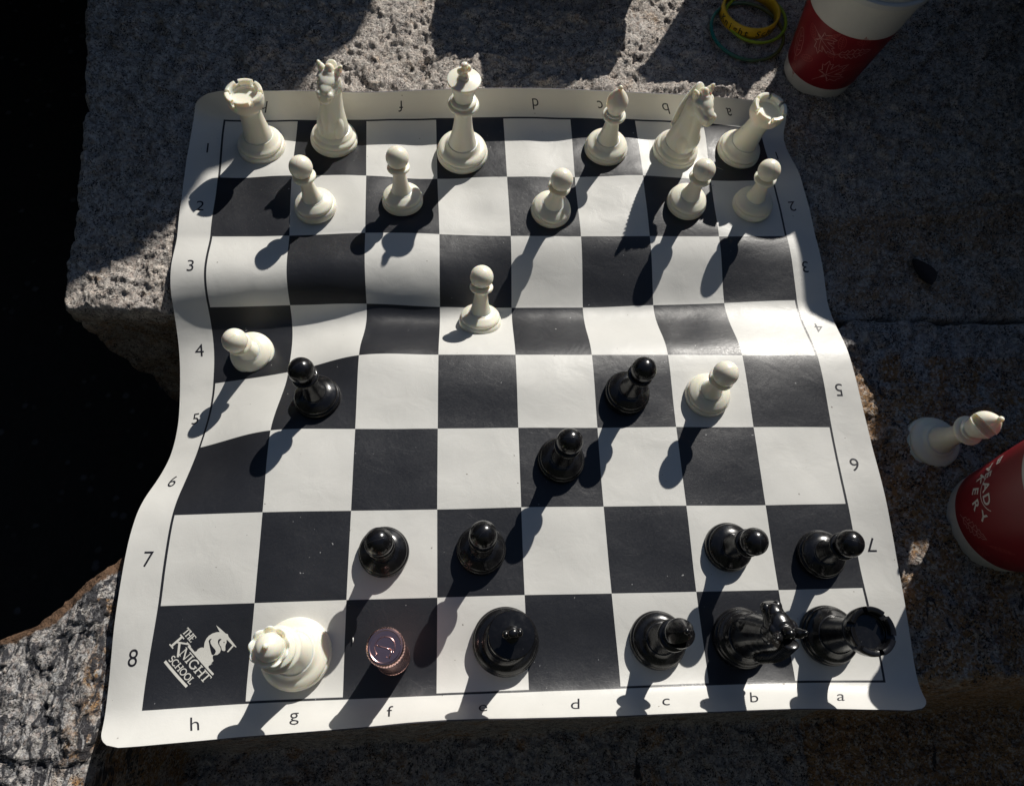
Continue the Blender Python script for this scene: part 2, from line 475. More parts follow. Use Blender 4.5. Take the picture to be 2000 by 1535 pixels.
# prints that lie on the mat
def on_mat_mesh(name, bm, off, mat, step=1.6):
    bmesh.ops.triangulate(bm, faces=bm.faces[:])
    for _ in range(4):
        lg = [e for e in bm.edges if e.calc_length() > step]
        if not lg: break
        bmesh.ops.subdivide_edges(bm, edges=lg, cuts=1, use_grid_fill=False)
        bmesh.ops.triangulate(bm, faces=bm.faces[:])
    bm.normal_update()
    up = sum(f.normal.z * f.calc_area() for f in bm.faces)
    if up < 0:
        for f in bm.faces: f.normal_flip()
    uv = np.array([(v.co.x, v.co.y) for v in bm.verts])
    P, N = mat_frame(uv[:, 0], uv[:, 1])
    P = P + N * (0.18 * gnoise(uv[:, 0] / 21., uv[:, 1] / 15., 3)[:, None] + off)
    for v, p in zip(bm.verts, P): v.co = Vector(p) * MM
    me = bpy.data.meshes.new(name); bm.to_mesh(me); bm.free()
    return link_mesh(name, me, chess_mat, (mat,))
def glyph_bm(ch, size, bold=0.0):
    cu_ = bpy.data.curves.new('glyph', 'FONT'); cu_.body = ch; cu_.size = size; cu_.align_x = 'CENTER'; cu_.resolution_u = 5
    cu_.offset = bold
    ob = bpy.data.objects.new('glyph', cu_); COL.objects.link(ob)
    bpy.context.view_layer.update()
    dg = bpy.context.evaluated_depsgraph_get()
    me_ = ob.evaluated_get(dg).to_mesh()
    bm = bmesh.new(); bm.from_mesh(me_)
    ob.evaluated_get(dg).to_mesh_clear()
    bpy.data.objects.remove(ob); bpy.data.curves.remove(cu_)
    bmesh.ops.remove_doubles(bm, verts=bm.verts[:], dist=0.0005)
    return bm
def mat_glyph(ch, u, v, rot, size=13.9, sx=0.95, bold=-0.02):
    bm = glyph_bm(ch, size, bold)
    ys_ = [q.co.y for q in bm.verts]
    ys0 = 0.0 if ch not in 'g' else min(ys_)
    cy = (max(ys_) + min(ys_)) / 2
    c, s = math.cos(rot), math.sin(rot)
    for q in bm.verts:
        x, y = q.co.x * sx, q.co.y - cy
        q.co = Vector((u + c * x - s * y, v + s * x + c * y, 0))
    o = on_mat_mesh('printed_number' if ch.isdigit() else 'printed_letter', bm, 0.10, M_INK)
for i, ch in enumerate('hgfedcba'):
    mat_glyph(ch, (i + .5) * S, -12.9 + (-1.4 if ch == 'g' else (-1.2 if ch in 'eca' else 0)), 0)
    mat_glyph(ch, (i + .5) * S, 8 * S + 12.9 + (1.4 if ch == 'g' else (1.2 if ch in 'eca' else 0)), math.pi)
for i in range(8):
    mat_glyph(str(8 - i), -11.6, (i + .5) * S, 0)
    mat_glyph(str(8 - i), 8 * S + 11.6, (i + .5) * S, math.pi)

# emblem printed in the corner square
def lz(X, Y):
    a, b = X / 1791., Y / 1535.
    p = [(-6.87, 55.32), (58.29, 53.27), (1.69, 3.51), (63.12, -0.65)]
    return tuple(p[0][k] * (1 - a) * (1 - b) + p[1][k] * a * (1 - b) + p[2][k] * (1 - a) * b + p[3][k] * a * b for k in (0, 1))
def poly_bm(polys):
    bm = bmesh.new()
    for pl in polys:
        vs = [bm.verts.new((x, y, 0)) for x, y in pl]
        bm.faces.new(vs)
    return bm
def strokes_bm(strokes):
    bm = bmesh.new()
    for pts, w in strokes:
        P = [Vector(p) for p in pts]; L_ = []; R_ = []
        for i, p in enumerate(P):
            a = P[max(i - 1, 0)]; b = P[min(i + 1, len(P) - 1)]
            t = (b - a).normalized(); n = Vector((-t.y, t.x))
            L_.append(bm.verts.new((p.x + n.x * w / 2, p.y + n.y * w / 2, 0))); R_.append(bm.verts.new((p.x - n.x * w / 2, p.y - n.y * w / 2, 0)))
        for i in range(len(P) - 1):
            bm.faces.new((R_[i], R_[i + 1], L_[i + 1], L_[i]))
    return bm
KN = [(1185,375),(1120,262),(1200,325),(1285,400),(1318,408),(1332,450),(1468,615),(1458,624),(1425,600),(1330,702),(1306,696),(1400,588),(1312,505),(1298,505),(1302,545),(1290,570),(1280,600),(1282,670),(1270,683),(1240,680),(1222,665),(1212,622),(1200,625),(1205,670),(1190,710),(1150,745),(1095,752),(1075,760),(1070,800),(1085,845),(1060,870),(1040,910),(1005,925),(1000,960),(770,700),(805,690),(820,665),(845,645),(870,632),(900,628),(925,635),(935,550),(960,490),(1000,440),(1060,400),(1130,378)]
on_mat_mesh('printed_emblem', poly_bm([[lz(*p) for p in KN]]), 0.10, M_PALE)
C1 = [(1055,482),(1020,493),(1002,520),(1010,555),(1062,612),(1030,650),(1040,690),(1055,740),(1085,750),(1112,725),(1125,690),(1112,660),(1062,606),(1035,560),(1030,520)]
C2 = [(1220,492),(1190,484),(1165,498),(1155,530),(1165,570),(1200,628),(1214,650),(1210,612),(1188,590),(1178,555),(1188,520)]
EY = [(1250,535),(1266,533),(1268,549),(1252,551)]
on_mat_mesh('printed_emblem', poly_bm([[lz(*p) for p in q] for q in (C1, C2, EY)]), 0.16, M_INK)
def bar(a, b, w):
    return ([lz(*a), lz(*b)], w)
on_mat_mesh('printed_bar', strokes_bm([bar((668, 605), (1082, 1072), 1.15)]), 0.10, M_PALE)
on_mat_mesh('printed_bar', strokes_bm([bar((283, 857), (645, 1275), 1.55)]), 0.10, M_PALE)
SQ = 0.13
def circ(cx, cy, rx, ry, a0, a1, n=12):
    return [(cx + rx * math.cos(math.radians(a0 + (a1 - a0) * i / n)), cy + ry * math.sin(math.radians(a0 + (a1 - a0) * i / n))) for i in range(n + 1)]
def sf(x, y, w=0.34): return ([(x - w / 2, y), (x + w / 2, y)], 0.07)
GL = {   # serif capitals as strokes, cap height 1: (advance, [(points, width), ...])
    'T': (0.78, [([(0.39, 0), (0.39, 1)], SQ), ([(0.02, .96), (0.76, .96)], .08), ([(0.04, .80), (0.04, 1)], .06), ([(0.74, .80), (0.74, 1)], .06), sf(.39, .03)]),
    'H': (0.92, [([(0.16, 0), (0.16, 1)], SQ), ([(0.76, 0), (0.76, 1)], SQ), ([(0.16, .5), (0.76, .5)], .08), sf(.16, .03), sf(.16, .97), sf(.76, .03), sf(.76, .97)]),
    'E': (0.72, [([(0.16, 0), (0.16, 1)], SQ), ([(0.05, .965), (0.62, .965)], .07), ([(0.16, .52), (0.52, .52)], .07), ([(0.05, .035), (0.64, .035)], .07), ([(0.62, .82), (0.62, 1)], .06), ([(0.64, 0), (0.64, .2)], .06)]),
    'K': (0.92, [([(0.16, 0), (0.16, 1)], SQ), ([(0.78, 1), (0.18, .46)], .09), ([(0.34, .58), (0.92, -.1)], SQ), sf(.16, .03), sf(.16, .97), sf(.78, .97)]),
    'N': (0.96, [([(0.16, 0), (0.16, 1)], .08), ([(0.14, .98), (0.80, .02)], SQ), ([(0.80, 0), (0.80, 1)], .08), sf(.16, .03), sf(.12, .97, .24), sf(.80, .97)]),
    'I': (0.42, [([(0.2, 0), (0.2, 1)], SQ), sf(.2, .03), sf(.2, .97)]),
    'G': (0.98, [(circ(.48, .5, .40, .47, 48, 318), .12), ([(0.80, .45), (0.80, .10)], SQ), ([(0.62, .45), (0.94, .45)], .07)]),
    'S': (0.62, [(circ(.30, .73, .21, .23, 35, 250) + circ(.29, .28, .23, .25, 70, -145), .12)]),
    'C': (0.86, [(circ(.46, .5, .40, .47, 45, 318), .12)]),
    'O': (0.96, [(circ(.48, .5, .40, .47, 0, 360, 20), .12)]),
    'L': (0.66, [([(0.16, 0), (0.16, 1)], SQ), ([(0.05, .035), (0.60, .035)], .07), ([(0.60, 0), (0.60, .22)], .06), sf(.16, .97)]),
}
def word(txt, ox, oy, cap, length, ex=(0.662, 0.749)):
    tot = sum(GL[c][0] for c in txt)
    k = length / (tot * cap)
    x = 0
    for c in txt:
        st = []
        adv, ss = GL[c]
        for pts, w in ss:
            q = []
            for px, py in pts:
                X = ox + ex[0] * (x + px * cap * k) + ex[1] * py * cap
                Y = oy + ex[1] * (x + px * cap * k) - ex[0] * py * cap
                q.append(lz(X, Y))
            st.append((q, max(w * cap / 28.2 * 1.15, 0.40)))
        on_mat_mesh('printed_letter', strokes_bm(st), 0.10, M_PALE)
        x += adv * cap * k
word('THE', 558, 385, 128, 225)
word('K', 352, 585, 250, 250)
word('NIGHT', 505, 735, 165, 655)
word('SCHOOL', 335, 832, 122, 545)

# ---------------------------------------------------------------- rocks and ground
M_ROCK_A = mat_granite('granite_far', (0.74, 0.66, 0.58), (0.36, 0.325, 0.30), stain_amt=0.6, bumpk=1.2)
M_ROCK_B = mat_granite('granite_near', (0.60, 0.57, 0.545), (0.28, 0.28, 0.29), streak=True, stain_amt=0.95, bumpk=1.25)
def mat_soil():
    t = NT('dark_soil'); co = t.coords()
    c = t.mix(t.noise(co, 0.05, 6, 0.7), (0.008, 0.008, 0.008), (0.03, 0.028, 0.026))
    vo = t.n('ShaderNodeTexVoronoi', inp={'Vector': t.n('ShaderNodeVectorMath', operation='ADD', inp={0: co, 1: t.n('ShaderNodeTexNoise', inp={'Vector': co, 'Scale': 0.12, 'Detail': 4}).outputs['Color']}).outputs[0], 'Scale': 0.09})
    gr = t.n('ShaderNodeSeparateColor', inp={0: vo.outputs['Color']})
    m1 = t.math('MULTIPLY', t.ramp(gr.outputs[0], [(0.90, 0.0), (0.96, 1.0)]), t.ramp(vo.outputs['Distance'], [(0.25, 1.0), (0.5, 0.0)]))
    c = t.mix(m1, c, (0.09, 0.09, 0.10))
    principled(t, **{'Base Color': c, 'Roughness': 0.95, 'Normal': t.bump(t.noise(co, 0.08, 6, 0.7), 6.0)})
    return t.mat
M_SOIL = mat_soil()

fu = np.linspace(E0, E1, 190)
FU, FV = np.meshgrid(fu, fu)
FP = mat_points(FU.ravel(), FV.ravel())
CELL = 4.0
zx0, zy0, znx, zny = -80., -60., 170, 150
ZMIN = np.full((zny, znx), 60.0)
ix = ((FP[:, 0] - zx0) / CELL).astype(int); iy = ((FP[:, 1] - zy0) / CELL).astype(int)
np.minimum.at(ZMIN, (iy, ix), FP[:, 2])
for _ in range(3):
    Z = ZMIN.copy()
    for dy, dx in ((0, 1), (0, -1), (1, 0), (-1, 0)):
        Z = np.minimum(Z, np.roll(np.roll(ZMIN, dy, 0), dx, 1) + 0.3)
    ZMIN = Z
def mat_floor(x, y):
    gx = np.clip((x - zx0) / CELL, 0, znx - 1.001); gy = np.clip((y - zy0) / CELL, 0, zny - 1.001)
    i = gx.astype(int); j = gy.astype(int); a = gx - i; b = gy - j
    i2 = np.minimum(i + 1, znx - 1); j2 = np.minimum(j + 1, zny - 1)
    return (ZMIN[j, i] * (1 - a) + ZMIN[j, i2] * a) * (1 - b) + (ZMIN[j2, i] * (1 - a) + ZMIN[j2, i2] * a) * b

def slab(name, xl, xr, yf, yb, nx, ny, ztop, attrs, mat, label, depth=420, skirt=70, rough=1.0, seed=0, lean=0.05):
    """a split granite block: a rough top sheet and four rough sides going down"""
    s = np.linspace(0, 1, nx); t = np.linspace(0, 1, ny)
    Sg, Tg = np.meshgrid(s, t)
    Y0 = yf(np.array([0.0]))[0]; Yb = yb(np.array([0.0]))[0]
    Y = Y0 + (Yb - Y0) * Tg
    XL = xl(Y); XR = xr(Y)
    X = XL + (XR - XL) * Sg
    Yf = yf(X); Ybk = yb(X)
    Y = Yf + (Ybk - Yf) * Tg
    XL = xl(Y); X = XL + (XR - XL) * Sg
    Z = ztop(X, Y)
    d = np.minimum(np.minimum(X - XL, XR - X), np.minimum(Y - Yf, Ybk - Y))
    rnd = 5.0
    Z = Z - np.where(d < rnd, (rnd - np.sqrt(np.maximum(rnd * rnd - (rnd - np.clip(d, 0, rnd)) ** 2, 0))) * 0.8, 0)
    fl = mat_floor(X, Y)
    Z = np.minimum(Z, fl - 3.0)
    V = [np.stack([X, Y, Z], -1).reshape(-1, 3)]
    idx = np.arange(nx * ny).reshape(ny, nx)
    F = [np.stack([idx[:-1, :-1], idx[:-1, 1:], idx[1:, 1:], idx[1:, :-1]], -1).reshape(-1, 4)]
    loop = np.concatenate([idx[0, :], idx[1:, -1], idx[-1, -2::-1], idx[-2:0:-1, 0]])
    step = 2
    loopc = loop
    base = V[0][loopc]
    n = len(loopc)
    # outward direction
    nxt = np.roll(base, -6, 0) - np.roll(base, 6, 0)
    outw = np.stack([nxt[:, 1], -nxt[:, 0]], -1); outw /= np.linalg.norm(outw, axis=1)[:, None] + 1e-9
    arcl = np.cumsum(np.linalg.norm(np.diff(base, axis=0, prepend=base[:1])[:, :2], axis=1))
    prev = loopc; off = nx * ny
    for k in range(1, skirt + 1):
        f = (k / skirt) ** 1.25
        zz = base[:, 2] * (1 - f) + (-depth) * f
        dz = base[:, 2] - zz
        o = (fbm(arcl, zz, 60., 5, seed + 5) * 9 + fbm(arcl, zz, 9., 3, seed + 9) * 1.6) * np.minimum(dz / 15, 1) * rough - lean * dz
        row = np.stack([base[:, 0] + outw[:, 0] * o, base[:, 1] + outw[:, 1] * o, zz], -1)
        V.append(row)
        cur = off + np.arange(n); off += n
        F.append(np.stack([prev, cur, np.roll(cur, -1), np.roll(prev, -1)], -1))
        prev = cur
    V = np.concatenate(V); F = np.concatenate(F)
    me = bpy.data.meshes.new(name)
    me.vertices.add(len(V)); me.vertices.foreach_set('co', (V * MM).ravel())
    me.loops.add(len(F) * 4); me.loops.foreach_set('vertex_index', F.ravel())
    me.polygons.add(len(F)); me.polygons.foreach_set('loop_start', np.arange(len(F)) * 4)
    me.polygons.foreach_set('use_smooth', np.ones(len(F), bool))
    me.update(calc_edges=True)
    for an, fn in attrs.items():
        at = me.attributes.new(an, 'FLOAT', 'POINT')
        at.data.foreach_set('value', fn(V[:, 0], V[:, 1], V[:, 2]).astype(np.float32))
    o = link_mesh(name, me, None, (mat,))
    tag(o, label, 'rock')
    return o

def right_rise(x, y):
    return 11.0 * sstep(487, 512, x + 4 * gnoise(x / 20., y / 20., 90)) * (1 - sstep(158, 225, y + 0.1 * (x - 500) + 8 * gnoise(x / 40., y * 0 + .3, 91)))
def rough_top(x, y, seed):
    z = 3.2 * fbm(x, y, 95., 3, seed) + 2.4 * fbm(x, y, 26., 5, seed + 20, 0.55)
    # little broken scarps
    q = fbm(x, y, 48., 4, seed + 40)
    z = z + 2.2 * sstep(0.02, 0.09, q) - 1.8 * sstep(0.22, 0.27, q)
    z = z + 1.5 * np.abs(fbm(x, y, 7.5, 4, seed + 60, 0.6)) + 0.7 * fbm(x, y, 3.2, 3, seed + 70, 0.7)
    pit = fbm(x, y, 9.0, 3, seed + 80)
    z = z - 2.4 * sstep(0.32, 0.55, pit)
    ch = fbm(x, y, 30., 3, seed + 95)
    z = z + 2.0 * sstep(-0.05, 0.0, ch) + 1.6 * sstep(0.28, 0.32, ch)
    return z

A_left = lambda y: np.interp(y, [262, 275, 300, 340, 400, 460, 500, 536, 620, 760], [-104, -107, -109, -112, -118, -124, -131, -138, -152, -170]) + 3.5 * gnoise(y / 19., y * 0 + 3.3, 1) + 1.2 * gnoise(y / 5., y * 0 + 1.3, 2)
A_front = lambda x: 272 + 3.0 * gnoise(x / 40., x * 0 + .5, 4) + 1.0 * gnoise(x / 9., x * 0 + .5, 6) - 4.0 * sstep(480, 500, x)
CRACKS = [([(531, 560), (529, 455), (523, 432), (530, 410), (560, 402)], 2.6, 1.1), ([(480, 396), (497, 403), (521, 412), (532, 420)], 2.0, 1.2), ([(470, 338), (489, 341), (528, 357), (566, 365), (651, 383), (760, 400)], 3.5, 2.2), ([(155, 575), (168, 548), (203, 538)], 3.0, 2.0), ([(610, 620), (630, 540), (600, 470), (640, 420)], 2.0, 1.0)]
def A_top(x, y):
    z = -13.0 + rough_top(x, y, 1)
    # foothills in front of the mat's far edge
    z += 5.0 * np.exp(-((y - 497) / 10.) ** 2) * sstep(0.0, 0.5, gnoise(x / 30., y * 0 + 2.2, 8) + 0.25) * sstep(240, 280, x) * (1 - sstep(440, 460, x))
    # a step on the right side and a soft crease
    yy = 345 + 0.16 * (x - 470) + 5 * gnoise(x / 45., x * 0 + .7, 12)
    z += right_rise(x, y)
    z += sstep(470, 500, x) * (-6.0 + 6.0 * sstep(yy - 7, yy + 3, y))
    yy2 = 402 + 0.05 * (x - 470) + 7 * gnoise(x / 35., x * 0 + .2, 13)
    z += sstep(490, 520, x) * 3.5 * sstep(yy2 - 3, yy2 + 3, y)
    for line, dep, wd in CRACKS:
        dmin = np.full(x.shape, 1e9)
        jx = x + 2.2 * gnoise(x / 11., y / 11., 33) + 0.7 * gnoise(x / 3., y / 3., 35); jy = y + 2.2 * gnoise(x / 11., y / 11., 34)
        for (ax, ay), (bx, by) in zip(line, line[1:]):
            L2 = (bx - ax) ** 2 + (by - ay) ** 2
            tt = np.clip(((jx - ax) * (bx - ax) + (jy - ay) * (by - ay)) / L2, 0, 1)
            dmin = np.minimum(dmin, np.hypot(jx - ax - tt * (bx - ax), jy - ay - tt * (by - ay)))
        z -= dep * np.exp(-(dmin / wd) ** 2)
    return z
slab('granite_block', A_left, lambda y: 0 * y + 900., A_front, lambda x: 0 * x + 1500., 900, 880, A_top,
     {'stain': lambda x, y, z: 0.6 * sstep(470, 500, x) * np.exp(-((y - 335 - .15 * (x - 470)) / 22.) ** 2) + 0.25 * sstep(480, 520, x) * np.exp(-((y - 295) / 16.) ** 2) + 0.35 * (z < -30) + 0.14 * (x < 470) + 0.3 * (x > 470),
      'crust': lambda x, y, z: 0.0 * x}, M_ROCK_A,
     'large grey granite block under the white pieces, broken front edge over the dark gap', depth=420, seed=3)

B_left = lambda y: np.interp(y, [-400, -130, -60, 0, 38, 48, 89, 120, 180, 240, 262], [-260, -200, -160, -128, -103, -81, -37, -8, 60, 100, 120]) + 2.2 * gnoise(y / 12., y * 0 + 5.3, 1) + 1.0 * gnoise(y / 4., y * 0 + 1.3, 2)
B_back = lambda x: 254 + 2.0 * gnoise(x / 30., x * 0 + 1.5, 4) + 9.0 * sstep(475, 500, x)
def B_top(x, y):
    z = -11.0 + rough_top(x, y, 70)
    el = B_left(y)
    z += -5.0 * (1 - sstep(0, 12, (x - el) * 0.72))                       # crust facet along the rim
    fy = -10 + 0.02 * (x + 20) + 3 * gnoise(x / 24., x * 0 + 4.4, 15)
    fx = -31 + 2.5 * gnoise(y / 13., y * 0 + 2.2, 16)
    z += -150 * (1 - sstep(fy - 34, fy, y)) * sstep(fx - 3, fx + 5, x)       # drops away below the mat's near edge
    z += right_rise(x, y)
    z += 4.0 * sstep(500, 560, x) * gnoise(x / 50., y / 50., 21)
    return z
slab('granite_block', B_left, lambda y: 0 * y + 900., lambda x: 0 * x - 400., B_back, 860, 560, B_top,
     {'stain': lambda x, y, z: 0.62 * np.exp(-((x + 37 - 0.05 * (y)) / 13.) ** 2) * (y < 62) + 0.55 * (x > 470) * (y < 232) + 0.25 * (z < -40),
      'streak': lambda x, y, z: 1.0 * (x < 60) * (z > -90) + 0.55 * (x >= 60),
      'crust': lambda x, y, z: np.clip(1.0 - (x - B_left(y)) * 0.72 / 17.0 + 0.25 * gnoise(x / 6., y / 6., 30), 0, 1) * (y > 36) * (z > -60)}, M_ROCK_B,
     'streaky grey granite block with rust-coloured stain under the black pieces', depth=420, seed=31)

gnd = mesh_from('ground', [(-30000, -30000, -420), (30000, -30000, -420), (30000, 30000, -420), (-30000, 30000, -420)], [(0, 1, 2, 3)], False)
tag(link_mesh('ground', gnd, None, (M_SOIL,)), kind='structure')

def loft_occluder(name, top, ztop, zbot, shift, label, seed, nlev=26, crown=40, close=True, mat=None):
    """an added, unseen overhanging boulder: outline top (x, y) at ztop, carried down to zbot while shifting by (sx, sy)"""
    pts = []
    n = len(top)
    for i in range(n):                                     # resample
        a, b = np.array(top[i], float), np.array(top[(i + 1) % n], float)
        k = max(1, int(np.linalg.norm(b - a) / 22))
        for j in range(k): pts.append(a + (b - a) * j / k)
    pts = np.array(pts); N = len(pts); c = pts.mean(0)
    vs, fs = [], []
    for l in range(nlev + 1):
        f = l / nlev; z = zbot + (ztop - zbot) * f
        for p in pts:
            q = p + np.array(shift) * (1 - f)
            o = 0.0 if l == nlev else 26 * math.sin(f * math.pi) ** .5
            nz = mnoise.fractal(Vector((q[0] / 90., q[1] / 90., z / 90. + seed)), 0.8, 2.1, 5)
            d = (q - c - np.array(shift) * (1 - f)); d = d / (np.linalg.norm(d) + 1e-6)
            q = q - d * (o * 0.4 + (nz * 9 + 6) * (0.25 if l == nlev else 1))
            vs.append((q[0], q[1], z))
    for l in range(nlev):
        for k in range(N):
            k2 = (k + 1) % N
            fs.append((l * N + k, l * N + k2, (l + 1) * N + k2, (l + 1) * N + k))
    base = nlev * N; prev = list(range(base, base + N))
    for j, (sc, dz) in enumerate(((0.93, .35), (0.8, .7), (0.55, .92), (0.25, 1.0))):
        cur = []
        for k in range(N):
            p = pts[k] * sc + c * (1 - sc)
            nz = mnoise.fractal(Vector((p[0] / 90., p[1] / 90., seed + 9.1)), 0.8, 2.1, 4)
            cur.append(len(vs)); vs.append((p[0], p[1], ztop + crown * dz + nz * 6))
        for k in range(N):
            k2 = (k + 1) % N
            fs.append((prev[k], prev[k2], cur[k2], cur[k]))
        prev = cur
    fs.append(tuple(prev)); fs.append(tuple(range(N - 1, -1, -1)))
    o = link_mesh(name, mesh_from(name, vs, fs), None, (mat or M_ROCK_A,))
    tag(o, label, 'occluder')
    return o
# ---- unseen rocks added round the board to throw shade and block sky light
M_OCCLUDER = mat_simple('occluder_dark', (0.030, 0.034, 0.026), 0.9, noise_amt=0.5, bump=2.0)  # near-black so the added blockers bounce little sunlight back
loft_occluder('occluder', [(641, 588), (656, 564), (670, 500), (662, 465), (652, 425), (653, 402), (676, 388), (676, 366), (668, 352), (667, 300), (678, 240), (900, 190), (1250, 300), (1300, 1100), (760, 1100), (640, 800), (634, 660)],
          240, -60, (110, 40), 'added tall leaning shade-casting boulder right of the rock shelf, outside the picture', 4, mat=M_OCCLUDER)  # added; outline drawn from the shade edge right of the mat
loft_occluder('occluder', [(452, 1186), (424, 1158), (400, 1106), (372, 1056), (340, 1028), (318, 978), (257, 931), (100, 830), (-300, 560), (-1500, 200), (-1700, 1500), (-400, 2100), (440, 1740), (500, 1330)],
          500, -420, (-40, 560), 'added huge overhanging shade-casting boulder behind the far rock, outside the picture', 9, mat=M_OCCLUDER)  # added; rim shaped to shade the far left corner and the gap
loft_occluder('occluder', [(-2600, -1500), (-900, -1500), (-820, -300), (-1000, 100), (-2700, 300)], 1500, -420, (-60, 0), 'added dark sky-blocking boulder left of the gap, outside the picture', 14, nlev=18, crown=120, mat=M_OCCLUDER)  # added to cut sky light from the left
loft_occluder('occluder', [(-800, -2400), (1500, -2400), (1300, -620), (600, -520), (-200, -560), (-760, -760)], 1250, -420, (0, -40), 'added dark sky-blocking boulder on the near side, behind the viewer', 17, nlev=18, crown=120, mat=M_OCCLUDER)  # added to cut sky light from behind the camera
loft_occluder('occluder', [(1550, -1800), (3000, -1800), (3000, 300), (1700, 420), (1500, 200)], 1500, -420, (40, 0), 'added dark sky-blocking boulder far to the right, outside the picture', 21, nlev=18, crown=120, mat=M_OCCLUDER)  # added to cut sky light from the right
loft_occluder('occluder', [(228, 668), (235, 644), (247, 651), (258, 650), (272, 649), (280, 611), (305, 606), (343, 608), (378, 624), (392, 634), (402, 652), (414, 690), (420, 780), (240, 790)],
          90, -30, (0, 26), 'added low shade-casting boulder just beyond the far side of the rock shelf, outside the picture', 27, nlev=12, crown=1)  # added; shaped to cast the shade patch beyond the mat
loft_occluder('occluder', [(455, 712), (468, 703), (490, 697), (510, 696), (530, 690), (556, 684), (568, 704), (582, 716), (620, 760), (600, 830), (530, 830), (532, 760), (525, 738), (490, 728), (470, 720)],
          150, -30, (6, 30), 'added narrow shade-casting boulder beyond the red cup, outside the picture', 31, nlev=12, crown=1)  # added; shaped to shade the rock around the wristbands


# ---------------------------------------------------------------- chess pieces
def base_prof(r, h=13.0, rs=None):
    rs = rs or r * 0.55
    p = [(r - 1.6, 0.0), (r - .5, .3), (r - .05, 1.2), (r, 2.4), (r, 4.2), (r - .25, 5.4), (r - .9, 6.1), (r - 1.5, 6.4), (r - 1.45, 6.8)]
    p += curve([(r - 1.2, 7.1), (r - 1.15, 8.0), (r - 1.9, 9.3), (r - 3.8, 10.7), (rs + 2.4, 11.9), (rs + .6, h - .35)], 4)
    p += [(rs + .45, h), (rs - .2, h + .25)]
    return p
def collar_prof(r, z, t, ri):
    """rounded ring: radius r, centre z, thickness t, inner radius ri"""
    return [(ri, z - t * .62), (r - t * .55, z - t * .5)] + arc(r - t * .5, z, t * .5, -80, 80, 8) + [(ri, z + t * .62)]
MESH = {}
def add_part(root, name, key, builder, mats, loc=(0, 0, 0), rz=0.0, label=None):
    if key not in MESH:
        me = builder()
        for mt in mats: me.materials.append(mt)
        MESH[key] = me
    o = bpy.data.objects.new(name, MESH[key]); COL.objects.link(o)
    o.location = Vector(loc) * MM; o.rotation_euler = (0, 0, rz); o.parent = root
    if label: o['label'] = label
    return o

def seam_ring(r, cz):
    def f():
        vs, fs = tube([(r * math.cos(2 * math.pi * k / 48), 0, cz + r * math.sin(2 * math.pi * k / 48)) for k in range(48)], 0.10, 5, True)
        return mesh_from('mould_seam', vs, fs)
    return f

M_SEAMW = mat_simple('ivory_seam', (0.58, 0.54, 0.44), 0.35)
def build_pawn(root, m, key, seam=None):
    P = [(5.9, 14.0 + 0)]
    add_part(root, 'base', key + 'pb', lambda: lathe(base_prof(16.4, 13.0, 8.3)), [m])
    add_part(root, 'stem', key + 'ps', lambda: lathe(curve([(8.2, 12.8), (7.4, 15.0), (6.1, 20.0), (5.3, 26.0), (5.0, 31.0), (5.6, 33.6), (7.0, 34.6)], 5) + [(5, 35.4)]), [m])
    add_part(root, 'collar', key + 'pc', lambda: lathe(collar_prof(8.9, 35.3, 3.2, 4.6)), [m])
    add_part(root, 'head', key + 'ph', lambda: lathe([(4.6, 36.2)] + arc(0, 44.5, 8.7, -56, 90, 22)[:-1] + [(0, 53.2)]), [m])
    if seam is not None:
        add_part(root, 'mould_seam', key + 'pm', seam_ring(8.66 if key == 'b' else 8.63, 44.5), [M_SEAM if key == 'b' else M_SEAMW], rz=seam)

def build_rook(root, m, key):
    add_part(root, 'base', key + 'rb', lambda: lathe(base_prof(19.0, 14.5, 11.6)), [m])
    add_part(root, 'stem', key + 'rs', lambda: lathe(curve([(11.4, 14.3), (10.7, 18), (9.6, 25), (8.8, 33), (8.6, 39), (9.4, 42.5), (11.6, 44.6)], 5) + [(8, 46)]), [m])
    def crown():
        return lathe([(9.0, 43.6)] + curve([(11.4, 44.4), (13.0, 46.4), (13.9, 49.5), (14.2, 53.4)], 4) + [(14.2, 54.2), (10.5, 54.2), (10.1, 53.8), (9.9, 52.4), (9.5, 52.0), (0, 51.8)])
    add_part(root, 'crown', key + 'rc', crown, [m])
    def merlon():
        vs, fs = [], []
        n = 8; a0, a1 = math.radians(-23.6), math.radians(23.6)
        for i in range(n + 1):
            a = a0 + (a1 - a0) * i / n
            for r, z in ((14.2, 54.0), (14.15, 57.4), (13.5, 58.2), (11.3, 58.2), (10.6, 57.5), (10.4, 54.0)):
                vs.append((r * math.cos(a), r * math.sin(a), z))
        for i in range(n):
            for k in range(6):
                k2 = (k + 1) % 6
                fs.append((i * 6 + k2, i * 6 + k, (i + 1) * 6 + k, (i + 1) * 6 + k2))
        fs.append(tuple(range(6))); fs.append(tuple(n * 6 + k for k in range(5, -1, -1)))
        return sharp(mesh_from('merlon', vs, fs), 50)
    for k in range(6):
        add_part(root, 'merlon', key + 'rm', merlon, [m], rz=k * math.pi / 3 + 0.35)

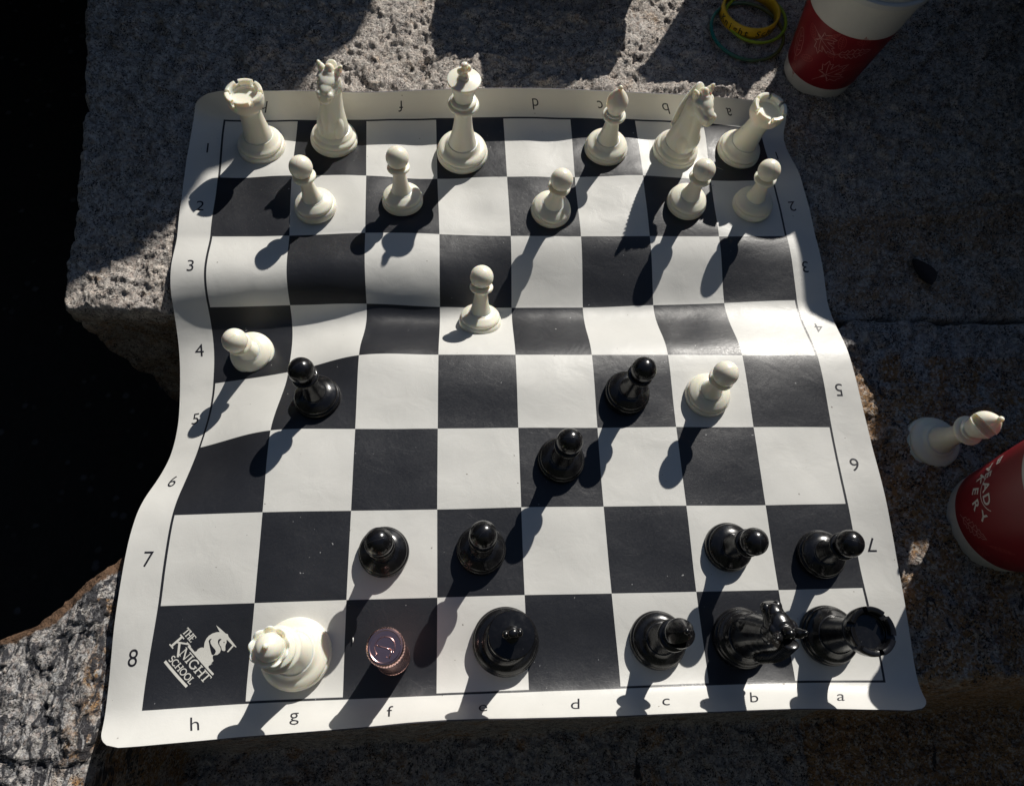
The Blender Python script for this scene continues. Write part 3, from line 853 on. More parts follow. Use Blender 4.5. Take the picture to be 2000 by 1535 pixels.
def build_king(root, m, key):
    add_part(root, 'base', key + 'kb', lambda: lathe(base_prof(21.3, 15.5, 11.9)), [m])
    add_part(root, 'stem', key + 'ks', lambda: lathe(curve([(11.8, 15.3), (10.9, 18), (9.0, 26), (7.5, 36), (6.8, 46), (7.2, 51), (9.0, 53.5)], 6) + [(6, 55)]), [m])
    add_part(root, 'collar', key + 'kc', lambda: lathe([(6, 53.0)] + curve([(9.0, 53.4), (11.4, 54.8), (12.2, 56.4), (11.7, 58.0), (10.2, 58.7)], 4) + [(9.5, 59.0), (10.1, 59.6), (10.3, 60.6), (9.9, 61.6), (8.4, 62.4), (7.4, 62.6)]), [m])
    add_part(root, 'crown', key + 'kr', lambda: lathe([(6.0, 62.0)] + curve([(7.4, 62.6), (7.6, 65), (8.6, 70), (10.4, 75.5), (12.2, 79.2)], 5) + [(12.7, 80.0), (12.75, 80.7)] + curve([(12.3, 81.2), (8, 81.9), (4.2, 82.6), (3.0, 83.2)], 3) + [(0, 83.4)]), [m])
    def fin():
        bm = bmesh.new()
        def blob(p, s):
            r = bmesh.ops.create_icosphere(bm, subdivisions=3, radius=1.0)
            for v in r['verts']: v.co = Vector((v.co.x * s[0] + p[0], v.co.y * s[1] + p[1], v.co.z * s[2] + p[2]))
        blob((0, 0, 85.0), (3.3, 3.3, 1.7)); blob((0, 0, 87.0), (1.9, 1.9, 2.4))
        blob((0, 0, 89.6), (3.9, 1.7, 1.55)); blob((-2.7, 0, 89.6), (1.5, 1.75, 2.2)); blob((2.7, 0, 89.6), (1.5, 1.75, 2.2))
        blob((0, 0, 91.4), (1.5, 1.6, 2.6)); blob((0, 0, 93.2), (2.1, 1.75, 1.3)); blob((0, 0, 87.4), (2.2, 1.75, 1.2))
        for v in bm.verts: v.co = Vector((v.co.x * 1.35, v.co.y * 1.35, 83.0 + (v.co.z - 84.5) * 1.3)) * MM
        me_ = bpy.data.meshes.new('finial'); bm.to_mesh(me_); bm.free()
        me_.polygons.foreach_set('use_smooth', [True] * len(me_.polygons))
        return remesh(me_, 0.35)
    add_part(root, 'cross', key + 'kf', fin, [m])

def remesh(me, vox, smooth=3):
    o = bpy.data.objects.new('tmp', me); COL.objects.link(o)
    md = o.modifiers.new('r', 'REMESH'); md.mode = 'VOXEL'; md.voxel_size = vox * MM; md.use_smooth_shade = True
    ms = o.modifiers.new('s', 'SMOOTH'); ms.factor = 0.5; ms.iterations = smooth
    bpy.context.view_layer.update()
    dg = bpy.context.evaluated_depsgraph_get()
    out = bpy.data.meshes.new_from_object(o.evaluated_get(dg))
    bpy.data.objects.remove(o)
    out.polygons.foreach_set('use_smooth', [True] * len(out.polygons))
    return out

def build_queen(root, m, key):
    add_part(root, 'base', key + 'qb', lambda: lathe(base_prof(21.8, 15.0, 13.0)), [m])
    add_part(root, 'stem', key + 'qs', lambda: lathe(curve([(12.8, 14.8), (11.6, 18), (9.6, 26), (7.8, 35), (7.0, 43), (7.6, 47), (9.4, 49)], 6) + [(6, 50)]), [m])
    add_part(root, 'collar', key + 'qc', lambda: lathe([(6, 48.4)] + curve([(9.4, 48.8), (12.2, 50.0), (13.0, 51.8), (12.3, 53.4), (10.4, 54.2)], 4) + [(9.7, 54.5), (10.6, 55.2), (10.8, 56.2), (10.3, 57.2), (8.4, 58.0), (7.2, 58.2)]), [m])
    def cr():
        prof = [(0.01, 58.0), (7.0, 58.1), (7.2, 61), (7.9, 65), (9.0, 69), (10.6, 73.2), (10.9, 74.2), (10.2, 74.3), (9.0, 72.9), (7.8, 71.8), (0.01, 71.2)]
        seg = 90; vs = []; fs = []
        for j, (r, z) in enumerate(prof):
            for k in range(seg):
                a = 2 * math.pi * k / seg
                w = abs(math.cos(a * 4.5)) ** 1.3
                f = 1 if j in (6, 7) else (0.55 if j in (5, 8) else 0)
                rr = r - (0.8 * (1 - w)) * f; zz = z - 1.7 * (1 - w) * f
                vs.append((rr * math.cos(a), rr * math.sin(a), zz))
        for j in range(len(prof) - 1):
            for k in range(seg):
                k2 = (k + 1) % seg
                fs.append((j * seg + k, j * seg + k2, (j + 1) * seg + k2, (j + 1) * seg + k))
        return mesh_from('coronet', vs, fs)
    add_part(root, 'coronet', key + 'qr', cr, [m])
    add_part(root, 'dome', key + 'qd', lambda: lathe([(7.6, 71.0)] + curve([(7.6, 73.2), (7.1, 76.0), (5.4, 78.6), (3.0, 80.0), (1.5, 80.6)], 5) + arc(0, 81.7, 1.6, -50, 90, 8)[:-1] + [(0, 83.3)]), [m])

def build_bishop(root, m, key, rz=0.0):
    add_part(root, 'base', key + 'bb', lambda: lathe(base_prof(18.3, 14.0, 9.6)), [m])
    add_part(root, 'stem', key + 'bs', lambda: lathe(curve([(9.5, 13.8), (8.5, 16.5), (7.1, 22), (6.0, 29), (5.6, 34), (6.0, 37), (7.4, 38.4)], 5) + [(5, 39.4)]), [m])
    add_part(root, 'collar', key + 'bc', lambda: lathe([(5, 38)] + curve([(7.2, 38.2), (9.0, 39.3), (9.6, 40.8), (9.0, 42.2), (7.6, 42.8)], 4) + [(7.0, 43.0), (7.4, 43.6), (7.3, 44.6), (6.4, 45.2), (5.8, 45.4)]), [m])
    def mitre():
        me_ = lathe([(4.6, 44.6)] + curve([(6.1, 45.4), (6.5, 47.4), (7.9, 51.2), (8.6, 54.6), (8.1, 58.0), (6.1, 61.8), (3.6, 65.2), (1.5, 67.3)], 5) + [(1.25, 67.7)] + arc(0, 69.0, 1.8, -40, 90, 8)[:-1] + [(0, 70.8)], 64)
        o = bpy.data.objects.new('tmp', me_); COL.objects.link(o)
        cm = bpy.data.meshes.new('cut'); bm = bmesh.new(); bmesh.ops.create_cube(bm, size=1.0)
        for v in bm.verts: v.co = Vector((v.co.x * 20 + 9.2, v.co.y * 40, v.co.z * (3.2 + 0.30 * (v.co.x * 20 + 9.2)))) * MM
        bm.to_mesh(cm); bm.free()
        co = bpy.data.objects.new('cut', cm); COL.objects.link(co)
        co.rotation_euler = (0, math.radians(-48), 0); co.location = Vector((0.3, 0, 54.0)) * MM
        bo = o.modifiers.new('b', 'BOOLEAN'); bo.operation = 'DIFFERENCE'; bo.object = co; bo.solver = 'EXACT'
        bpy.context.view_layer.update()
        out = bpy.data.meshes.new_from_object(o.evaluated_get(bpy.context.evaluated_depsgraph_get()))
        bpy.data.objects.remove(o); bpy.data.objects.remove(co)
        return sharp(out, 32)
    add_part(root, 'mitre', key + 'bm', mitre, [m], rz=rz)

def build_knight(root, m, key):
    add_part(root, 'base', key + 'nb', lambda: lathe(base_prof(19.3, 14.5, 12.6)), [m])
    def body():
        bm = bmesh.new()
        def ringloft(sec, seg=28):
            """sec: (x, z, half length, half width, pitch degrees, squareness)"""
            rows = []
            for x, z, a, b, pt in sec:
                row = []
                for k in range(seg):
                    an = 2 * math.pi * k / seg
                    l = a * math.cos(an); w = b * math.sin(an)
                    row.append(bm.verts.new((x + l * math.cos(math.radians(pt)), w, z + l * math.sin(math.radians(pt)))))
                rows.append(row)
            for r0, r1 in zip(rows, rows[1:]):
                for k in range(seg):
                    bm.faces.new((r0[k], r0[(k + 1) % seg], r1[(k + 1) % seg], r1[k]))
            bm.faces.new(list(reversed(rows[0]))); bm.faces.new(rows[-1])
        def blob(p, s, ry=0, rx=0):
            r = bmesh.ops.create_icosphere(bm, subdivisions=3, radius=1.0)
            mt = Matrix.Rotation(math.radians(rx), 3, 'X') @ Matrix.Rotation(math.radians(ry), 3, 'Y')
            for v in r['verts']: v.co = mt @ Vector((v.co.x * s[0], v.co.y * s[1], v.co.z * s[2])) + Vector(p)
        neck = [(0.0, 13, 13.2, 12.4, 0), (0.6, 17, 13.2, 12.2, 0), (1.2, 22, 12.9, 11.6, 1), (1.4, 29, 11.8, 10.4, 3), (0.8, 36, 10.6, 9.2, 5), (0.0, 43, 9.8, 8.4, 6), (-0.8, 50, 9.4, 8.0, 8), (-1.0, 57, 9.2, 8.0, 10), (-0.8, 62, 8.6, 7.8, 12), (-0.4, 67, 6.6, 6.4, 14), (0, 69, 4.5, 4.2, 16)]
        ringloft(neck)
        head = [(-5.0, 60.0, 6.4, 6.6, 80), (-2.0, 61.0, 8.4, 8.6, 84), (2.0, 61.4, 8.6, 9.0, 90), (5.5, 60.8, 7.8, 8.4, 97), (9.0, 59.7, 6.6, 7.2, 103), (12.2, 58.6, 5.8, 6.3, 106), (15.0, 57.7, 5.6, 6.3, 106), (17.0, 57.0, 4.6, 5.4, 106), (18.2, 56.6, 2.8, 3.4, 106)]
        ringloft(head)
        blob((4.6, 0, 65.4), (8.4, 6.6, 3.4), 16)                        # brow and nose bone
        blob((9.6, 0, 63.2), (8.0, 4.8, 2.6), 18)
        for s in (-1, 1):
            blob((2.6, 6.0 * s, 65.2), (4.2, 3.0, 2.4), 12)             # eye ridges
            blob((15.0, 3.6 * s, 59.4), (3.2, 2.6, 2.2), 10)            # nostrils
            blob((0.6, 6.6 * s, 57.0), (5.2, 3.2, 6.4), -10)            # cheeks
            blob((7.2, 5.4 * s, 23.0), (5.8, 5.6, 11.0), -8)            # chest muscles
            blob((-1.6, 6.2 * s, 68.6), (3.2, 2.9, 4.4), -6, -24 * s)   # ears
            blob((-1.8, 7.6 * s, 71.4), (2.0, 1.7, 3.4), -6, -30 * s)
        blob((12.0, 0, 53.2), (5.8, 4.4, 2.0), 14)                      # lower jaw
        blob((8.4, 0, 55.4), (6.6, 5.2, 3.6), 14)
        for k in range(6):                                              # forelock
            f = k / 5
            blob((2.4 - 5.0 * f, 0, 69.0 + 2.0 * math.sin(f * 2.6)), (1.1, 3.3, 3.6), -10 + 14 * f)
        blob((-12.4, 0, 23.4), (3.4, 5.0, 2.8), 20)
        for v in bm.verts: v.co *= MM
        me_ = bpy.data.meshes.new('horse_head'); bm.to_mesh(me_); bm.free()
        return remesh(me_, 0.40, 3)
    add_part(root, 'horse_head', key + 'nh', body, [m])
    def ribs(sp, name):
        V, F = [], []
        bm = bmesh.new(); bmesh.ops.create_uvsphere(bm, u_segments=20, v_segments=12, radius=1.0)
        for p_, s_, ry in sp:
            mt = Matrix.Rotation(math.radians(ry), 3, 'Y'); n0 = len(V)
            V += [mt @ Vector((v.co.x * s_[0], v.co.y * s_[1], v.co.z * s_[2])) + Vector(p_) for v in bm.verts]
            F += [tuple(v.index + n0 for v in f.verts) for f in bm.faces]
        bm.free()
        return mesh_from(name, V, F)
    def mane():
        sp = []
        for k in range(21):
            f = k / 20
            x = -6.4 - 5.0 * math.sin(min(1, f * 1.5) * 1.57) - 0.8 * f; z = 69.0 - 44.0 * f
            sp.append(((x, 0, z), (4.3, 4.6 - 0.8 * f, 1.05), 42 - 50 * f))
        return ribs(sp, 'mane')
    add_part(root, 'mane', key + 'nm', mane, [m])

BUILD = {'pawn': build_pawn, 'rook': build_rook, 'king': build_king, 'queen': build_queen, 'bishop': build_bishop, 'knight': build_knight}
PIECES = [
 # kind, colour, foot, axis, turn, label
 ('rook', 'w', (24.5, 421.4, -11.2), (-0.013, 0.085, 0.996), 0.2, 'ivory rook on the h1 corner square, half of its foot in shade'),
 ('knight', 'w', (82.8, 429.6, -11.1), (0.09, 0.13, 0.985), -1.76, 'ivory knight standing on the black g1 square, nose towards the viewer'),
 ('king', 'w', (189.8, 418.6, -10.2), (0.012, 0.021, 1.0), 0.5, 'ivory king with a cross on its flat crown, on e1'),
 ('bishop', 'w', (312.3, 425.1, -8.4), (-0.016, 0.026, 1.0), 1.6, 'ivory bishop with a pointed mitre on the black c1 square'),
 ('knight', 'w', (372.0, 423.6, -7.4), (0.055, -0.02, 1.0), -1.12, 'ivory knight beside the a1 corner rook, nose turned to the right'),
 ('rook', 'w', (428.9, 427.5, -10.1), (0.124, -0.037, 0.992), 0.6, 'ivory rook leaning on the a1 corner near the red cup'),
 ('pawn', 'w', (73.7, 358.7, -6.4), (-0.09, 0.125, 0.988), 0, 'ivory pawn on the white g2 square in front of the h1 rook'),
 ('pawn', 'w', (141.7, 367.0, -7.4), (-0.033, 0.206, 0.978), 0, 'ivory pawn on the black f2 square in the king shadow'),
 ('pawn', 'w', (261.5, 361.3, -8.6), (0.081, -0.049, 0.996), 0, 'ivory pawn on the black d2 square, left of the bishop'),
 ('pawn', 'w', (375.1, 369.5, -6.3), (0.037, -0.009, 0.999), 0, 'ivory pawn on the black b2 square before the second knight'),
 ('pawn', 'w', (431.3, 367.9, -6.0), (-0.057, 0.045, 0.997), 0, 'ivory pawn on the white a2 square in the shadow of the cup'),
 ('pawn', 'w', (203.1, 265.9, -23.0), (0.011, 0.414, 0.91), 0, 'ivory pawn tilted back on the sloping white e4 square, centre of the mat'),
 ('pawn', 'w', (29.7, 243.2, -31.1), (-0.015, -0.208, 0.978), 0, 'ivory pawn on the sagging black h4 square at the left edge'),
 ('pawn', 'w', (367.8, 195.2, 0.9), (-0.025, -0.01, 1.0), 0.9, 'ivory pawn on the white b5 square right of a black pawn'),
 ('pawn', 'b', (87.5, 194.5, -1.2), (-0.081, 0.078, 0.994), 0.3, 'glossy black pawn on g5 next to the sagging edge'),
 ('pawn', 'b', (308.2, 197.1, 0.5), (0.058, 0.018, 0.998), 1.2, 'glossy black pawn on c5 facing the white b5 pawn'),
 ('pawn', 'b', (257.2, 147.2, 0.1), (0.007, 0.013, 1.0), -0.05, 'glossy black pawn on the dark d6 square in the middle'),
 ('pawn', 'b', (137.4, 86.2, 0.8), (0.022, -0.013, 1.0), 1.7, 'glossy black pawn on the white f7 square above the copper cap'),
 ('pawn', 'b', (200.9, 86.5, -0.6), (0.003, 0.058, 0.998), 0.4, 'glossy black pawn on the dark e7 square above the black king'),
 ('pawn', 'b', (368.5, 85.7, -1.3), (0.028, -0.081, 0.996), 0.8, 'glossy black pawn on the white b7 square'),
 ('pawn', 'b', (432.8, 79.4, -1.8), (-0.031, 0.01, 0.999), 1.4, 'glossy black pawn on a7, head over the printed 7'),
 ('king', 'b', (215.7, 29.1, -3.5), (-0.017, 0.005, 1.0), 0.1, 'glossy black king seen from straight above on e8'),
 ('bishop', 'b', (314.3, 27.2, -3.6), (-0.008, 0.031, 0.999), -0.9, 'glossy black bishop with a slotted mitre on c8'),
 ('knight', 'b', (370.3, 27.2, -4.5), (0.026, -0.0, 0.999), 1.72, 'glossy black knight with a ridged mane on b8'),
 ('rook', 'b', (428.5, 27.3, -3.2), (-0.001, -0.005, 1.0), 0.9, 'glossy black rook on the a8 corner square'),
 ('queen', 'w', (85.2, 25.3, -3.0), (0.007, 0.021, 1.0), 0.25, 'ivory queen with scalloped coronet on g8 beside the copper cap'),
 ('bishop', 'w', (530.6, 157.8, -1.6), (0.01, -0.08, 0.997), -2.5, 'captured ivory bishop standing on the bare rock right of the mat'),
]
for kind, colr, foot, axis, turn, label in PIECES:
    nm = ('white_' if colr == 'w' else 'black_') + kind
    root = empty(nm, (foot[0], foot[1], foot[2] - 0.7))
    ax = Vector(axis).normalized()
    q = Vector((0, 0, 1)).rotation_difference(ax)
    root.rotation_mode = 'QUATERNION'
    root.rotation_quaternion = q @ Quaternion((0, 0, 1), turn)
    tag(root, label, kind, ('white ' if colr == 'w' else 'black ') + {'pawn': 'pawns', 'rook': 'rooks', 'knight': 'knights', 'bishop': 'bishops', 'king': 'king', 'queen': 'queen'}[kind])
    if kind in ('king', 'queen') : del root['group']
    if label.startswith('captured'): root.scale = (1.07, 1.07, 1.07)
    mt = M_IVORY if colr == 'w' else M_EBONY
    if kind == 'pawn':
        build_pawn(root, mt, colr, turn + (0.4 * (foot[0] % 7) if colr == 'w' else 0))
    else:
        BUILD[kind](root, mt, colr)

# ---------------------------------------------------------------- copper cap
cap = empty('copper_cap', (145.1, 21.2, -4.0))
cap.rotation_mode = 'QUATERNION'
cap.rotation_quaternion = Vector((0, 0, 1)).rotation_difference(Vector((-0.01, 0.10, 0.995)).normalized())
tag(cap, 'shiny copper-coloured metal cap with a raised letter, standing in for a piece on f8', 'metal cap')
def cap_body():
    seg = 120; prof = [(0.01, 0), (9.9, 0), (10.5, .5), (10.5, 5), (10.1, 5.4), (10.1, 6.2), (10.5, 6.6), (10.5, 41), (10.1, 41.5), (10.1, 42.4), (10.7, 42.9), (10.9, 44), (10.9, 50.2), (10.5, 51.3), (9.8, 51.9), (9.0, 52.0), (8.6, 51.8), (0.01, 51.7)]
    vs, fs = [], []
    for j, (r, z) in enumerate(prof):
        kn = 1 if j in (11, 12, 13) else (0.7 if j in (3, 2) else 0)
        for k in range(seg):
            a = 2 * math.pi * k / seg
            rr = r + kn * (0.12 if k % 3 else -0.16) * (1 + .3 * math.sin(k * 2.3))
            vs.append((rr * math.cos(a), rr * math.sin(a), z))
    for j in range(len(prof) - 1):
        for k in range(seg):
            k2 = (k + 1) % seg
            fs.append((j * seg + k, j * seg + k2, (j + 1) * seg + k2, (j + 1) * seg + k))
    return sharp(mesh_from('body', vs, fs), 24)
add_part(cap, 'body', 'capbody', cap_body, [M_COPPER])
def cap_letter():
    k = 1 / 33.0        # traced strokes, unit = mm
    def q(X, Y): return ((X - 880) * k, -(Y - 712) * k, 51.75)
    a = [q(875 + 187 * math.cos(math.radians(t)), 722 + 187 * math.sin(math.radians(t))) for t in range(134, 390, 8)]
    parts = [a, [q(722, 690), q(800, 712), q(905, 742), q(995, 770)], [q(995, 770), q(990, 840), q(962, 925)]]
    V, F = [], []
    for p_ in parts:
        vs, fs = tube(p_, 0.34, 8)
        F += [tuple(i + len(V) for i in f) for f in fs]; V += vs
    bm = bmesh.new(); bmesh.ops.create_icosphere(bm, subdivisions=2, radius=0.42)
    for (X, Y) in ((715, 857), (912, 900), (1033, 815), (725, 690)):
        o_ = Vector(q(X, Y)); n0 = len(V)
        V += [v.co + o_ for v in bm.verts]; F += [tuple(v.index + n0 for v in f.verts) for f in bm.faces]
    bm.free()
    return mesh_from('raised_letter', V, F)
add_part(cap, 'raised_letter', 'capletter', cap_letter, [M_COPPER])

# ---------------------------------------------------------------- paper cups
def ribbon_on(fn, pts, w, off, closed=False):
    """line of width w (mm) drawn in (s, h) coordinates and wrapped by fn(s, h, off)"""
    P = [Vector(p) for p in pts]
    Q = []
    for i in range(len(P) - (0 if closed else 1)):
        a, b = P[i], P[(i + 1) % len(P)]
        k = max(1, int((b - a).length / 1.5))
        Q += [a + (b - a) * j / k for j in range(k)]
    if not closed: Q.append(P[-1])
    n = len(Q); vs, fs = [], []
    for i in range(n):
        a = Q[(i - 1) % n] if (closed or i > 0) else Q[i]; b = Q[(i + 1) % n] if (closed or i < n - 1) else Q[i]
        t = (b - a).normalized(); nn = Vector((-t.y, t.x)) * (w / 2)
        vs.append(fn(Q[i].x + nn.x, Q[i].y + nn.y, off)); vs.append(fn(Q[i].x - nn.x, Q[i].y - nn.y, off))
    for i in range(n if closed else n - 1):
        j = (i + 1) % n
        fs.append((2 * i + 1, 2 * j + 1, 2 * j, 2 * i))
    return vs, fs
MAPLE = [(0, -.42), (.05, -.14), (.34, -.26), (.30, -.12), (.56, .02), (.48, .08), (.60, .34), (.40, .28), (.36, .40), (.16, .16), (.24, .56), (.12, .50), (0, .86), (-.12, .50), (-.24, .56), (-.16, .16), (-.36, .40), (-.40, .28), (-.60, .34), (-.48, .08), (-.56, .02), (-.30, -.12), (-.34, -.26), (-.05, -.14)]
MAPLE_V = [[(0, -.75), (0, -.14), (0, .62)], [(0, -.12), (.26, .08), (.46, .26)], [(0, -.12), (-.26, .08), (-.46, .26)], [(0, -.14), (.24, -.18)], [(0, -.14), (-.24, -.18)]]
OVAL = [(.36 * math.sin(t) * (1 + .05 * math.sin(7 * t)), -.75 * math.cos(t)) for t in [i * math.pi / 12 for i in range(24)]]
OVAL_V = [[(0, -1.05), (0, .65)]] + [[(0, y), (s * .24, y + .16)] for y in (-.45, -.2, .05, .3) for s in (-1, 1)]
THIN = [(.16 * math.sin(t), -.85 * math.cos(t)) for t in [i * math.pi / 10 for i in range(20)]]
THIN_V = [[(0, -1.1), (0, .8)]] + [[(0, y), (s * .12, y + .14)] for y in (-.5, -.2, .1, .4) for s in (-1, 1)]
OAK = []
for i in range(13):
    f = i / 12; wv = (0.12 + 0.26 * math.sin(math.pi * min(1, f * .95 + .05))) * (1.0 if i % 2 else 0.52)
    OAK.append((wv, -.75 + 1.5 * f))
OAK = [(0, -.8)] + OAK + [(0, .85)] + [(-x, y) for x, y in reversed(OAK)]
OAK_V = [[(0, -1.1), (0, .7)]] + [[(0, y), (s * .2, y + .14)] for y in (-.4, -.1, .2) for s in (-1, 1)]
LEAVES = {'maple': (MAPLE, MAPLE_V), 'oval': (OVAL, OVAL_V), 'thin': (THIN, THIN_V), 'oak': (OAK, OAK_V)}
def make_cup(loc, label, r0=31.0, k=0.128, H=108.0, red=(12.9, 74.0), axis=(0, 0, 1), leaves=(), seam_deg=-92):
    cup = empty('paper_cup', loc)
    cup.rotation_mode = 'QUATERNION'; cup.rotation_quaternion = Vector((0, 0, 1)).rotation_difference(Vector(axis).normalized())
    tag(cup, label, 'paper cup', 'red paper cups with leaf print')
    R = lambda h: r0 + k * h
    add_part(cup, 'cup_body', 'cb%s' % label, lambda: lathe([(0, 3.0), (r0 - 1.4, 3.0), (r0 - 1.4, 0.2), (r0 - .9, 0), (r0, 0.25), (R(2), 2), (R(60), 60), (R(H), H), (R(H) + 1.2, H + .4), (R(H) + 1.2, H + 1.8), (R(H) - .5, H + 1.6), (R(H) - .7, H), (R(20) - .8, 20), (0, 20)], 96), [M_PAPER])
    def band():
        vs, fs = [], []; n = 120
        hs = [red[0] + (red[1] - red[0]) * i / 6 for i in range(7)]
        for h in hs:
            for q in range(n): vs.append(((R(h) + .12) * math.cos(2 * math.pi * q / n), (R(h) + .12) * math.sin(2 * math.pi * q / n), h))
        for i in range(6):
            for q in range(n): fs.append((i * n + q, i * n + (q + 1) % n, (i + 1) * n + (q + 1) % n, (i + 1) * n + q))
        return mesh_from('red_band', vs, fs)
    add_part(cup, 'red_band', 'rb%s' % label, band, [M_RED])
    add_part(cup, 'lid', 'cl%s' % label, lambda: lathe([(R(H) + 1.3, H - 2), (R(H) + 1.9, H - 1.6), (R(H) + 2.0, H + 2.6), (R(H) + .8, H + 3.4), (R(H) - 1, H + 3.4), (R(H) - 2.4, H + 9), (R(H) - 4, H + 10), (R(H) - 8, H + 10), (R(H) - 9, H + 7), (0, H + 7)], 96), [M_LID])
    def wrap(deg0):
        def f(s, h, off):
            a = math.radians(deg0) + s / R(h); rr = R(h) + .12 + off
            return (rr * math.cos(a), rr * math.sin(a), h)
        return f
    # paper seam
    vs, fs = ribbon_on(wrap(seam_deg), [(0, .6), (6, 13), (30, 74)][:2], 0.5, -.02)
    add_part(cup, 'paper_seam', 'se%s' % label, lambda: mesh_from('paper_seam', vs, fs), [M_LID])
    for kind, deg, h, size, rot, faint in leaves:
        outl, veins = LEAVES[kind]; c, s_ = math.cos(math.radians(rot)), math.sin(math.radians(rot))
        tr = lambda p: (size * (c * p[0] - s_ * p[1]), h + size * (s_ * p[0] + c * p[1]))
        V, F = ribbon_on(wrap(deg), [tr(p) for p in outl], 0.62 if not faint else .5, .10, True)
        for vv in veins:
            a, b = ribbon_on(wrap(deg), [tr(p) for p in vv], 0.42, .10)
            F += [tuple(i + len(V) for i in f) for f in b]; V += a
        o = link_mesh('leaf_print', mesh_from('leaf_print', V, F, False), cup, (M_LINE2 if faint else M_LINE,))
    return cup, wrap
cupA, _ = make_cup((519, 521, -10), 'red paper cup with maple leaf outlines, on the far rock behind the a1 rook', leaves=[
    ('maple', -108, 31.5, 21, -38, False), ('maple', -137, 59, 19, -115, False), ('oval', -171, 39, 17, 10, False), ('thin', -163, 21, 13, 20, True),
    ('oval', -146, 35, 8, -60, True), ('oak', -94, 58, 15, -70, False), ('oval', -115, 66, 8.5, 15, True), ('maple', -116, 51, 8, 30, True),
    ('oak', -80, 42, 9, -60, True), ('oval', -65, 60, 9, 20, True), ('thin', -40, 40, 13, 30, True), ('oval', 160, 60, 9, 0, True), ('maple', -75, 24, 7, 60, True), ('thin', -128, 68, 8, -40, True), ('maple', -92, 70, 9, 15, True), ('oval', -155, 60, 8, 40, True)])
cupB, wrapf = make_cup((562.8, 99.5, -2), 'red paper cup with white block lettering, on the rock by the captured bishop', red=(15.8, 92), r0=34.0, leaves=[
    ('oak', -166, 30, 13, -52, False), ('oval', 128, 24, 8, 20, True), ('thin', -140, 42, 10, -30, True), ('oak', -118, 30, 10, 50, True), ('maple', -132, 66, 12, 0, True), ('maple', -140, 22, 7, 30, True), ('oval', 145, 20, 6, 70, True)], seam_deg=-60)
wr = wrapf(168)
def cup_letter(ch, deg, h, size, rot=0.0):
    bm = glyph_bm(ch, size, 0.22)
    bmesh.ops.triangulate(bm, faces=bm.faces[:])
    for _ in range(4):
        lg = [e for e in bm.edges if e.calc_length() > 1.3]
        if lg:
            bmesh.ops.subdivide_edges(bm, edges=lg, cuts=1)
            bmesh.ops.triangulate(bm, faces=bm.faces[:])
    s = math.radians(deg - 168) * (34 + 0.128 * h)
    for v in bm.verts:
        x, y = v.co.x, v.co.y - size * 0.36
        v.co = Vector(wr(s + x * math.cos(rot) - y * math.sin(rot), h + x * math.sin(rot) + y * math.cos(rot), 0.14)) * MM
    bm.normal_update()
    me_ = bpy.data.meshes.new('printed_letter'); bm.to_mesh(me_); bm.free()
    link_mesh('printed_letter', me_, cupB, (M_PALE,))
for ch, deg, h, rot in (('B', 137, 61.5, -1.4), ('A', 140.5, 52.0, -1.0), ('K', 149.2, 45.6, -0.6), ('E', 160.2, 41.9, -0.22), ('R', 173.4, 41.7, 0.2), ('Y', 186.5, 46.0, 0.6)):
    cup_letter(ch, deg, h, 10.2, rot)
for ch, deg in (('E', 149.0), ('A', 160.8), ('D', 173)):
    cup_letter(ch, deg, 54.4, 10.4, 0.06)
vs, fs = ribbon_on(wr, [(14 * math.sin(t) - 1.0, 62.0 - 14 * math.cos(t)) for t in [(-1.1 + 0.1 * i) for i in range(23)]], 0.6, 0.12)
link_mesh('printed_line', mesh_from('printed_line', vs, fs, False), cupB, (M_PALE,))


# ---------------------------------------------------------------- wristbands behind the mat
def mat_glass_rubber(name, col):
    t = NT(name); co = t.coords()
    g = t.n('ShaderNodeSeparateXYZ', inp={0: co})
    f = t.math('ADD', t.math('MULTIPLY', g.outputs[0], 0.014), 0.5, clamp=True)
    c = t.mix(f, col[0], col[1])
    principled(t, **{'Base Color': c, 'Roughness': 0.25, 'Transmission Weight': 0.25, 'IOR': 1.4})
    return t.mat
M_TEAL = mat_glass_rubber('teal_silicone', ((0.01, 0.22, 0.20), (0.22, 0.17, 0.02)))
M_LIME = mat_simple('lime_silicone', (0.30, 0.42, 0.02), 0.35)
M_YEL = mat_simple('yellow_silicone', (0.72, 0.46, 0.02), 0.4)
def ring_mesh(r, tz, tr, name):
    return lathe_ring(r, tz, tr, name)
def lathe_ring(r, tz, tr, name):
    seg = 96; prof = [(r - tr, 0), (r + tr * 0, -.0), (r + tr, 0.4), (r + tr, tz - .4), (r, tz), (r - tr, tz - .2)]
    vs, fs = [], []
    for rr, z in prof:
        vs += [(rr * math.cos(2 * math.pi * k / seg), rr * math.sin(2 * math.pi * k / seg), z) for k in range(seg)]
    n = len(prof)
    for j in range(n):
        for k in range(seg):
            fs.append((j * seg + k, j * seg + (k + 1) % seg, ((j + 1) % n) * seg + (k + 1) % seg, ((j + 1) % n) * seg + k))
    return mesh_from(name, vs, fs)
def torus_mesh(r, t, name):
    vs, fs = tube([(r * math.cos(2 * math.pi * k / 96), r * math.sin(2 * math.pi * k / 96), 0) for k in range(96)], t, 10, True)
    return mesh_from(name, vs, fs)
o = link_mesh('rubber_ring', torus_mesh(35, 1.7, 'rubber_ring'), None, (M_TEAL,)); o.location = Vector((459, 567.5, -8)) * MM; o.rotation_euler = (0.03, 0.02, 0)
tag(o, 'thin teal and olive rubber ring lying on the far rock left of the red cup', 'rubber ring')
o = link_mesh('rubber_ring', torus_mesh(29, 1.5, 'rubber_ring'), None, (M_LIME,)); o.location = Vector((468, 581, -5)) * MM; o.rotation_euler = (0.05, -0.02, 0)
